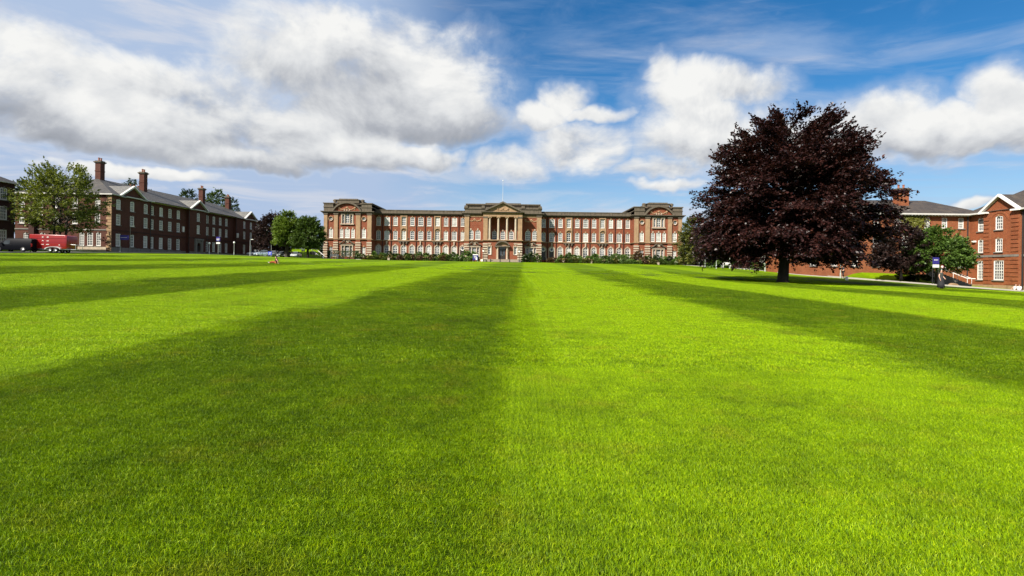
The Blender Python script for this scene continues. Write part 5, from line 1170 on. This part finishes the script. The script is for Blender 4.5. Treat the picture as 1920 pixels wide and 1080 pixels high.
# ------------------------------------------------------------------ signs, lamps, posts, rails
def post_sign(name, label, x, D, w, zb, zt, poles, bands, cat='sign', base=None, group=None, rz=0, polemat='pale_post'):
    """flat board on posts; bands: (z0, z1, material) stacked panels"""
    X = gx(x, D); z = gz(X, D) if base is None else base
    t = empty(name, (X, D, z), label, cat, group, rz)
    for i in range(poles):
        px = 0 if poles == 1 else (i * 2 - 1) * w * .45
        MB().tube([(px, .05, -.3), (px, .05, zt)], .04, 6).build('post', M[polemat], t)
    for (a, b_, mt) in bands: MB().box(-w / 2, w / 2, -.03, .008, a, b_).build('panel', M[mat_(mt)], t)
    return t
def mat_(m): return m
def txt_lines(t, w, rows, mat='white', y=-.034):
    """rows of small raised marks standing for lettering"""
    m = MB(); r = random.Random(int(w * 100))
    for (z, h, x0, x1) in rows:
        x = x0
        while x < x1: q = r.uniform(.5, .9) * h; m.box(x, min(x1, x + q), y - .004, y, z - h / 2, z + h / 2); x += q + h * .3
    m.build('lettering', M[mat], t)
t = post_sign('notice_sign', 'dark blue and white sign board on a post before the left hall entrance', 408.5, 118, .85, 2.4, 3.95, 1, [(3.0, 3.95, 'signblue'), (2.4, 2.75, 'white')]); txt_lines(t, .8, [(3.45, .16, -.34, .34), (3.25, .12, -.3, .2)])
t = post_sign('notice_sign', 'dark blue finger board on a pale post by the near corner of the left hall', 224.5, 91, 1.3, 2.55, 3.2, 1, []); MB().box(0, 1.5, -.03, .01, 2.2, 3.0).build('panel', M['signblue'], t); MB().box(.1, 1.2, -.04, -.031, 2.55, 2.62).build('lettering', M['galv'], t)
t = post_sign('notice_sign', 'royal blue sign board standing low beside the parked cars', 506, 120, .85, .35, 1.15, 1, [(.35, 1.15, 'signroyal')]); txt_lines(t, .8, [(.86, .16, -.2, .3), (.6, .12, -.3, .1)]); MB().tube([(.25, .02, .0), (.25, .02, 2.6)], .03, 5).build('pole', M['galv'], t)
t = post_sign('notice_board', 'tall noticeboard with white panel on dark legs under the trees', 568, 133, .85, 1.9, 3.2, 2, [(1.9, 2.45, 'white'), (2.45, 2.75, 'stone_grey'), (2.75, 3.2, 'white')], polemat='iron'); MB().box(-.42, .42, -.02, .02, 1.6, 1.9).build('lower_panel', M['iron'], t)
t = post_sign('notice_sign', 'blue campus sign with white top beside the shrubs left of the portico', 891, 141, 1.35, .4, 1.9, 2, [(.4, 1.7, 'signblue'), (1.7, 1.95, 'white')]); txt_lines(t, 1.2, [(1.35, .2, -.35, .35), (1.0, .14, -.35, .1)]); MB().box(.1, .5, -.045, -.031, .45, 1.1).build('map_panel', M['white'], t)
t = post_sign('small_sign', 'pale yellow low sign at the left foot of the steps', 903, 139.5, .6, .1, .65, 1, [(.1, .65, 'rosewhite')])
t = post_sign('notice_sign', 'dark blue and white sign board in front of the round green tree', 1754.5, 66, .78, 2.05, 3.15, 2, [(2.5, 2.95, 'signblue'), (2.05, 2.42, 'white'), (2.95, 3.3, 'signblue')], base=.3, polemat='iron'); txt_lines(t, .7, [(2.98, .11, -.24, .24)])
t = post_sign('traffic_sign', 'round red ringed traffic sign on a thin post near the standing person', 1766, 60, .2, 2.0, 2.4, 1, [], base=.15)
MB().add([(.0 + .16 * math.cos(a), -.03, 2.25 + .16 * math.sin(a)) for a in [2 * math.pi * i / 20 for i in range(20)]], [tuple(range(20))]).build('sign_face', M['white'], t); MB().tube([(.17 * math.cos(a), -.035, 2.25 + .17 * math.sin(a)) for a in [2 * math.pi * i / 20 for i in range(21)]], .035, 5, False).build('red_ring', M['red'], t)
def lamp(label, x, D, h, kind='globe', base=None, group='lamp posts', mat='pale_post'):
    X = gx(x, D); z = gz(X, D) if base is None else base; t = empty('street_lamp', (X, D, z), label, 'street lamp', group)
    MB().lathe((0, 0, -.3), [(.1, 0), (.1, .9), (.06, 1.0), (.045, h + .2)], 8).build('post', M[mat], t)
    if kind == 'globe': MB().lathe((0, 0, h - .1), [(.06, 0), (.16, .08), (.22, .25), (.16, .42), (.03, .48)], 10).build('lantern', M['lamp_white'], t, smooth=True)
    elif kind == 'lantern':
        MB().lathe((0, 0, h - .1), [(.10, 0), (.2, .05), (.28, .5), (.3, .52)], 6).build('lantern', M['lamp_white'], t); MB().lathe((0, 0, h + .42), [(.34, 0), (.1, .22), (.03, .35)], 6).build('lantern_cap', M['iron'], t)
    elif kind == 'arm':
        MB().tube([(0, 0, h - .1), (.25, -.2, h + .05), (.7, -.5, h + .02)], .035, 6).build('arm', M[mat], t); MB().box(.5, 1.05, -.72, -.45, h - .04, h + .06).build('lamp_head', M['lamp_white'], t)
    return t
lamp('white lantern on dark standard at the left of the portico steps', 906, 142.5, 2.7, 'lantern', mat='iron'); lamp('white lantern on dark standard at the right of the portico steps', 973.5, 142.5, 2.7, 'lantern', mat='iron')
lamp('thin dark lamp post standing before the near pediment of the left hall', 243.5, 93, 4.6, 'arm', mat='stone_grey'); lamp('thin lamp post before the far pediment of the left hall', 468.5, 128, 3.9, 'arm', mat='galv')
lamp('white headed lamp on thick pale post before the left hall', 438.5, 124, 2.8, 'globe'); lamp('small lamp with white head by the entrance of the left hall', 392, 118, 2.3, 'globe', mat='galv')
lamp('pale lamp post left of the low shrubs, left of the beech', 1322, 112, 2.6, 'globe'); lamp('white globe lamp on thin post left of the copper beech', 1338, 122, 2.6, 'globe'); lamp('short pale lamp post at the lawn edge left of the beech', 1343, 101, 1.7, 'plain'); lamp('pale lamp post with bright head in front of the dark shrub', 1368, 106, 2.4, 'globe')
lamp('pale post in front of the brick hall glimpsed under the beech', 1396, 100, 2.7, 'plain'); lamp('pale post right beside the beech trunk', 1434.5, 92, 1.7, 'plain'); lamp('pale post in front of the yellow green bushes under the beech', 1518, 84, 2.5, 'plain', .95 + .1); lamp('pale lamp post beside the walking person under the beech', 1576, 74.5, 2.9, 'plain')
lamp('white statue like lamp at the right end of the rose bed', 1306.5, 142, 2.6, 'globe')
def bollard(label, x, D, h=.95, r_=.08, group=None, mat='iron'):
    X = gx(x, D); t = empty('bollard', (X, D, gz(X, D)), label, 'bollard', group)
    MB().lathe((0, 0, -.2), [(r_ * 1.3, 0), (r_ * 1.3, .32), (r_, .36), (r_ * .95, h)], 8).build('post', M[mat], t); MB().lathe((0, 0, h - .2), [(r_ * 1.25, 0), (r_ * 1.25, .06), (r_ * .8, .14), (.01, .18)], 8).build('cap', M[mat], t)
for i, x in enumerate((919.5, 937.5, 955.5)): bollard(['leftmost', 'middle', 'rightmost'][i] + ' of the three dark bollards at the foot of the entrance steps', x, 139.6, .8, .12, 'bollards at the entrance steps')
for i, x in enumerate((1355, 1373, 1379.5, 1385.5, 1391.5, 1398.5, 1405.5)): bollard('%s dark bollard from the left in the row left of the beech trunk' % ['first', 'second', 'third', 'fourth', 'fifth', 'sixth', 'seventh'][i], x, 100 - i * .8, .85, .07, 'bollards along the road')
bollard('short white post at the road edge right of the beech trunk', 1588, 67, .5, .14, None, 'white')
for i, x in enumerate((728.5, 1056, 1108, 1234)): X = gx(x, 142.6); b = MB(); b.box(-.28, .28, -.15, .15, -.2, .55); b.box(-.33, .33, -.2, .2, .55, .65); tag(b.build('stone_marker', M['stone_pale'], None, (X, 142.6, gz(X, 142.6))), 'small pale stone marker in the flower bed, %s from the left' % ['first', 'second', 'third', 'fourth'][i], 'marker', 'stone markers in the flower beds')
def bench(label, x, D, w=2.3):
    X = gx(x, D); t = empty('bench', (X, D, gz(X, D) + .25), label, 'bench')
    for k in range(3): MB().box(-w / 2, w / 2, -.22 + k * .16, -.10 + k * .16, .44, .48).build('slat', M['white'], t)
    for k in range(3): MB().box(-w / 2, w / 2, .26, .30, .58 + k * .14, .69 + k * .14).build('slat', M['white'], t)
    for s in (-1, 1): MB().box(s * w * .42, s * w * .42 + .07, -.24, .3, 0, .44).build('leg', M['white'], t); MB().box(s * w * .42, s * w * .42 + .07, .3, .35, 0, .98).build('back_post', M['white'], t)
bench('white slatted bench in front of the dark clipped hedge', 626, 142.5)
bench('pale bench at the lawn edge in front of the dark shrub left of the beech', 1362, 104, 1.7)
def stair(name, label, X, Y, z0, z1, width, run, rz, rails=True):
    t = empty(name, (X, Y, z0), label, 'steps', None, rz); n = max(4, int((z1 - z0) / .16)); h = (z1 - z0) / n; d = run / n
    for k in range(n): MB().box(-width / 2, width / 2, k * d, run, k * h - (.6 if k == 0 else 0), (k + 1) * h).build('step', M['stone_grey'], t)
    for s in (-1, 1):
        b = MB(); x = s * (width / 2 + .05)
        b.tube([(x, -.4, .95), (x, 0, .95), (x, run * .62, (z1 - z0) * .62 + .95), (x, run * .72, (z1 - z0) * .64 + .95), (x, run, z1 - z0 + .95), (x, run + .8, z1 - z0 + .95)], .06, 6); b.build('handrail', M['white'], t)
        for q in (0, .33, .66, 1): MB().tube([(x, q * run, q * (z1 - z0) - .3), (x, q * run, q * (z1 - z0) + .95)], .03, 6).build('baluster', M['white'], t)
stair('steps', 'stone steps with white handrails climbing the bank beside the right hall', gx(1818, 75.5), 75.5, .0, 2.3, 2.4, 4.8, R(60))
stair('steps', 'steps with pale handrails beside the left end pavilion', gx(602, 146), 146, 3.5, 5.6, 1.6, 4.0, R(55))
b = MB(); b.prism([(-.5, 0), (.45, 0), (.5, .12), (.22, .34), (-.1, .42), (-.36, .3), (-.52, .1)], -.3, .3); tag(b.build('boulder', M['stone'], None, (gx(1788, 69), 69, gz(gx(1788, 69), 69) - .05)), 'pale boulder lying at the foot of the steps', 'boulder')
# ------------------------------------------------------------------ people
def skin_mesh(name, chains, mat, parent, sub=1, root=0):
    """continuous skinned surface; chains: list of [(point, radius), ...], points shared where equal"""
    vs = []; rad = []; ed = []; idx = {}
    for ch in chains:
        prev = None
        for p, r_ in ch:
            k = tuple(round(q, 4) for q in p)
            if k not in idx: idx[k] = len(vs); vs.append(p); rad.append(r_)
            i = idx[k]
            if prev is not None and prev != i: ed.append((prev, i))
            prev = i
    me = bpy.data.meshes.new(name); me.from_pydata(vs, ed, []); o = link(name, me, parent)
    md = o.modifiers.new('skin', 'SKIN'); md.use_smooth_shade = True
    for i, q in enumerate(me.skin_vertices[0].data): q.radius = (rad[i], rad[i]); q.use_root = (i == root)
    s = o.modifiers.new('subsurf', 'SUBSURF'); s.levels = sub; s.render_levels = sub
    me.materials.append(M[mat])
    dg = bpy.context.evaluated_depsgraph_get(); ev = bpy.data.meshes.new_from_object(o.evaluated_get(dg)); o.modifiers.clear(); o.data = ev
    if not ev.materials: ev.materials.append(M[mat])
    return o
def hand(w, d, side, r_=.009):
    """five finger chains from the wrist w pointing along d"""
    w = Vector(w); d = Vector(d).normalized(); a = d.cross(Vector((0, 0, 1)) if abs(d.z) < .9 else Vector((0, 1, 0))).normalized()
    palm = w + d * .06; ch = [[(tuple(w), .028), (tuple(palm), .034)]]
    for k, ln in enumerate((.07, .085, .08, .062)):
        b = palm + a * (.03 - k * .02) + d * .03; ch.append([(tuple(palm), .034), (tuple(b), r_ + .002), (tuple(b + d * ln * .55), r_), (tuple(b + d * ln + Vector((0, 0, -.012))), r_ * .8)])
    th = w + d * .03 + a * .04; ch.append([(tuple(w + d * .02), .026), (tuple(th), r_ + .003), (tuple(th + d * .045 + a * .015), r_)])
    return ch
def person(label, X, Y, z, rz, J, top, bottom, shoes=None, sleeve=.45, skirt=None, hairlen=.0, group=None):
    t = empty('person', (X, Y, z), label, 'person', group, rz); t.scale = (1.0,) * 3 if 'look' in J else (1, 1, 1); fat = 1.35 if 'look' in J else 1.1
    P, Cst, Nk, Hd = J['pelvis'], J['chest'], J['neck'], J['head']
    mid = tuple((Vector(P) + Vector(Cst)) * .5)
    ch = [[(P, .13), (mid, .115), (Cst, .135), (Nk, .052), (tuple((Vector(Nk) + Vector(Hd)) * .5), .05), (Hd, .088), (tuple(Vector(Hd) + Vector((0, 0, .085))), .072)]]
    fwd = Vector(J.get('look', (0, -1, 0))); ch.append([(Hd, .088), (tuple(Vector(Hd) + fwd * .10 + Vector((0, 0, -.01))), .02)])
    for s in 'lr':
        S, E, Wr = J['sh' + s], J['el' + s], J['wr' + s]; ch.append([(Cst, .135), (S, .062), (E, .044), (Wr, .028)]); ch += hand(Wr, Vector(Wr) - Vector(E), s)
        Hp, K, A, T = J['hip' + s], J['kn' + s], J['an' + s], J['toe' + s]; ch.append([(P, .13), (Hp, .10), (K, .062), (A, .042), (T, .035)])
    skin_mesh('body', ch, 'skin', t)
    tp = [[(tuple(Vector(P) + Vector((0, 0, -.02))), .145 * fat), (mid, .132 * fat), (Cst, .152 * fat), (tuple(Vector(Nk) - Vector((0, 0, .03))), .07)]]
    for s in 'lr':
        S, E = Vector(J['sh' + s]), Vector(J['el' + s]); tp.append([(Cst, .152 * fat), (tuple(S), .085), (tuple(S.lerp(E, sleeve)), .066)])
    skin_mesh('top', tp, top, t)
    if skirt:
        b = MB(); b.lathe((P[0], P[1], 0), [(.30, skirt), (.27, skirt + .3), (.22, P[2] - .1), (.18, P[2] + .02), (.165, P[2] + .14)], 14, True); b.build('skirt', M[bottom], t, smooth=True)
    else:
        tr = []
        for s in 'lr': tr.append([(P, .15), (J['hip' + s], .115), (J['kn' + s], .076), (tuple(Vector(J['kn' + s]).lerp(Vector(J['an' + s]), .85)), .058)])
        skin_mesh('trousers', tr, bottom, t)
    for s in 'lr': skin_mesh('shoe', [[(J['an' + s], .05), (tuple(Vector(J['an' + s]).lerp(Vector(J['toe' + s]), .5)), .048), (J['toe' + s], .042)]], shoes or 'blackcloth', t)
    h = Vector(Hd); hb = h - fwd * .03
    skin_mesh('hair', [[(tuple(h + Vector((0, 0, .10)) - fwd * .01), .085), (tuple(hb + Vector((0, 0, .03)) - fwd * .04), .09), (tuple(hb - fwd * .07 + Vector((0, 0, -.10 - hairlen))), .05)]], 'hair', t)
    for s in (-1, 1):
        sd = fwd.cross(Vector((0, 0, 1))).normalized(); p = h + fwd * .082 + sd * (.034 * s) + Vector((0, 0, .03)); MB().lathe(tuple(p), [(.004, -.01), (.012, 0), (.004, .01)], 6).build('eye', M['blackcloth'], t)
    return t
def stand(arm_l, arm_r, stride=0.0):
    return dict(pelvis=(0, 0, .95), chest=(0, .0, 1.28), neck=(0, .0, 1.46), head=(0, -.015, 1.58), shl=(.17, 0, 1.38), shr=(-.17, 0, 1.38), ell=arm_l[0], wrl=arm_l[1], elr=arm_r[0], wrr=arm_r[1],
                hipl=(.09, 0, .88), hipr=(-.09, 0, .88), knl=(.1, -.02 - stride * .5, .5), knr=(-.1, -.02 + stride * .4, .5), anl=(.1, -stride + .02, .09), anr=(-.1, .02 + stride, .09), toel=(.12, -.15 - stride, .04), toer=(-.12, -.15 + stride, .04))
Xp = gx(1764.5, 47.5); person('standing person in dark patterned top and long black skirt on the lawn edge', Xp, 47.5, gz(Xp, 47.5), R(25), stand(((.26, -.02, 1.12), (.2, -.16, .98)), ((-.27, .02, 1.12), (-.30, -.08, .88))), 'floral', 'blackcloth', skirt=.1, sleeve=.5, hairlen=.08)
Xp = gx(1581, 73.5); person('walking person in dark clothes beside a pale lamp post behind the beech', Xp, 73.5, gz(Xp, 73.5) + .1, R(-80), stand(((.25, -.1, 1.12), (.24, -.28, 1.0)), ((-.25, .1, 1.12), (-.26, .08, .9)), .2), 'blackcloth', 'blackcloth', sleeve=.95)
SIT = dict(pelvis=(0, 0, .14), chest=(.05, .0, .46), neck=(.02, .0, .63), head=(-.02, 0, .76), look=(-1, 0, 0), shl=(.05, -.17, .57), shr=(.05, .17, .57), ell=(.24, -.26, .34), wrl=(.34, -.28, .06), elr=(.22, .25, .34), wrr=(.32, .28, .06),
           hipl=(-.04, -.09, .12), hipr=(-.04, .09, .12), knl=(-.42, -.12, .26), knr=(-.44, .12, .16), anl=(-.78, -.13, .07), anr=(-.86, .14, .07), toel=(-.84, -.14, .17), toer=(-.92, .15, .17))
Xp = gx(517.5, 64); person('person in maroon top and orange trousers sitting on the lawn leaning back on their hands', Xp, 64, gz(Xp, 64), R(4), SIT, 'maroon', 'orange', 'whitecloth', sleeve=.35)
for x, rz, lb, tp in ((1904.5, R(100), 'person in white top sitting at the kerb by the right edge, further left of two', 'whitecloth'), (1911.5, R(60), 'person in white top sitting at the kerb by the right edge, further right of two', 'whitecloth')):
    D = 60.0 if rz > 1.5 else 59.5; Xp = gx(x, D); person(lb, Xp, D, gz(Xp, D) - .12, rz, SIT, tp, 'whitecloth' if rz > 1.5 else 'denim', 'whitecloth', group='people sitting at the kerb')
# ------------------------------------------------------------------ grass blades
def grass():
    rg = np.random.default_rng(9)
    def patch(size, n, ln, wd, seed, dirx, lean):
        q = np.random.default_rng(seed); x = q.uniform(-size / 2, size / 2, n); y = q.uniform(-size / 2, size / 2, n); a = q.uniform(0, 2 * math.pi, n)
        l = ln * q.uniform(.45, 1.25, n); w = wd * q.uniform(.6, 1.3, n); be = q.normal(0, .55, (n, 2)); be[:, 1] += lean
        B = np.stack([np.cos(a) * w / 2, np.sin(a) * w / 2, np.zeros(n)], 1); P0 = np.stack([x, y, np.full(n, -.004)], 1)
        P1 = P0 + np.stack([be[:, 0] * l * .35, be[:, 1] * l * .35, l * .55], 1); P2 = P0 + np.stack([be[:, 0] * l * .95, be[:, 1] * l * .95, l * (.95 - .22 * np.minimum(1.5, np.hypot(be[:, 0], be[:, 1])))], 1)
        V = np.stack([P0 - B, P0 + B, P1 + B * .8, P1 - B * .8, P2], 1).reshape(-1, 3); base = np.arange(n)[:, None] * 5
        quads = base + np.array([0, 1, 2, 3]); tris = base + np.array([3, 2, 4])
        me = bpy.data.meshes.new('grass_patch'); me.vertices.add(5 * n); me.vertices.foreach_set('co', V.ravel().astype(np.float32))
        li = np.concatenate([quads, tris], 1).ravel().astype(np.int32); me.loops.add(7 * n); me.loops.foreach_set('vertex_index', li); me.polygons.add(2 * n)
        st = (np.arange(n)[:, None] * 7 + np.array([0, 4])).ravel().astype(np.int32); me.polygons.foreach_set('loop_start', st); me.update(calc_edges=True)
        r_ = np.repeat(q.uniform(0, 1, n), 2).astype(np.float32); at_ = me.attributes.new('rnd', 'FLOAT', 'FACE'); at_.data.foreach_set('value', r_)
        me.materials.append(M['blade']); return bpy.data.objects.new('grass_patch', me)
    zones = [('near', .5, 6200, .036, .0030, 1.9, 8.0), ('middle', 1.0, 8000, .037, .0065, 8.0, 22.0), ('far', 2.0, 8000, .038, .015, 22.0, 84.0)]
    for zi, (nm, size, n, ln, wd, d0, d1) in enumerate(zones):
        for lean_i, lean in enumerate((.28, -.22)):
            po = patch(size, n, ln, wd, 50 + zi * 7 + lean_i, 0, lean); pts = []; rot = []; scl = []
            g = np.arange(-70, 70, size * .9)
            for yy in np.arange(1.0, d1 + size, size * .9):
                if yy > d1: break
                for xx in g:
                    r_ = yy
                    if abs(xx) > yy * 1.0 + 1.5 or r_ < d0 - size * .5: continue
                    if yy > 50 and xx > 36 or xx < -63 or rg.uniform() < (yy - 56) / 30: continue
                    if (xx, yy) and xx > 0 and yy - 45 > (60 - xx) * .9: continue
                    u = (xx - HEAD * yy) / (STRIPE_W * 2); bright = (u % 1.0) < .5
                    if bright != (lean_i == 0): continue
                    z = gz(xx, yy); sx = (gz(xx + .5, yy) - gz(xx - .5, yy)); sy = (gz(xx, yy + .5) - gz(xx, yy - .5))
                    pts.append((xx + rg.uniform(-.03, .03), yy, z)); rot.append((math.atan(sy), -math.atan(sx), 0)); scl.append(1 if rg.uniform() < .5 else -1)
            me = bpy.data.meshes.new('grass'); me.from_pydata(pts, [], []); a = me.attributes.new('rot', 'FLOAT_VECTOR', 'POINT'); a.data.foreach_set('vector', np.array(rot, np.float32).ravel())
            s_ = me.attributes.new('flip', 'FLOAT_VECTOR', 'POINT'); s_.data.foreach_set('vector', np.array([(k, 1, 1) for k in scl], np.float32).ravel())
            o = link('grass', me); tag(o, ['%s lawn grass bent away from the camera in the light stripes', '%s lawn grass bent towards the camera in the dark stripes'][lean_i] % ['nearest', 'middle distance', 'further'][zi], 'grass', None, 'stuff')
            ng = bpy.data.node_groups.new('grass', 'GeometryNodeTree'); ng.interface.new_socket('Geometry', in_out='INPUT', socket_type='NodeSocketGeometry'); ng.interface.new_socket('Geometry', in_out='OUTPUT', socket_type='NodeSocketGeometry')
            gi = ng.nodes.new('NodeGroupInput'); go = ng.nodes.new('NodeGroupOutput'); ip = ng.nodes.new('GeometryNodeInstanceOnPoints'); oi = ng.nodes.new('GeometryNodeObjectInfo'); oi.inputs['Object'].default_value = po; oi.inputs['As Instance'].default_value = True
            na = ng.nodes.new('GeometryNodeInputNamedAttribute'); na.data_type = 'FLOAT_VECTOR'; na.inputs[0].default_value = 'rot'; er = ng.nodes.new('FunctionNodeEulerToRotation')
            nf = ng.nodes.new('GeometryNodeInputNamedAttribute'); nf.data_type = 'FLOAT_VECTOR'; nf.inputs[0].default_value = 'flip'
            L_ = ng.links.new; L_(gi.outputs[0], ip.inputs['Points']); L_(oi.outputs['Geometry'], ip.inputs['Instance']); L_(na.outputs[0], er.inputs[0]); L_(er.outputs[0], ip.inputs['Rotation']); L_(nf.outputs[0], ip.inputs['Scale']); L_(ip.outputs[0], go.inputs[0])
            o.modifiers.new('grass', 'NODES').node_group = ng
grass()
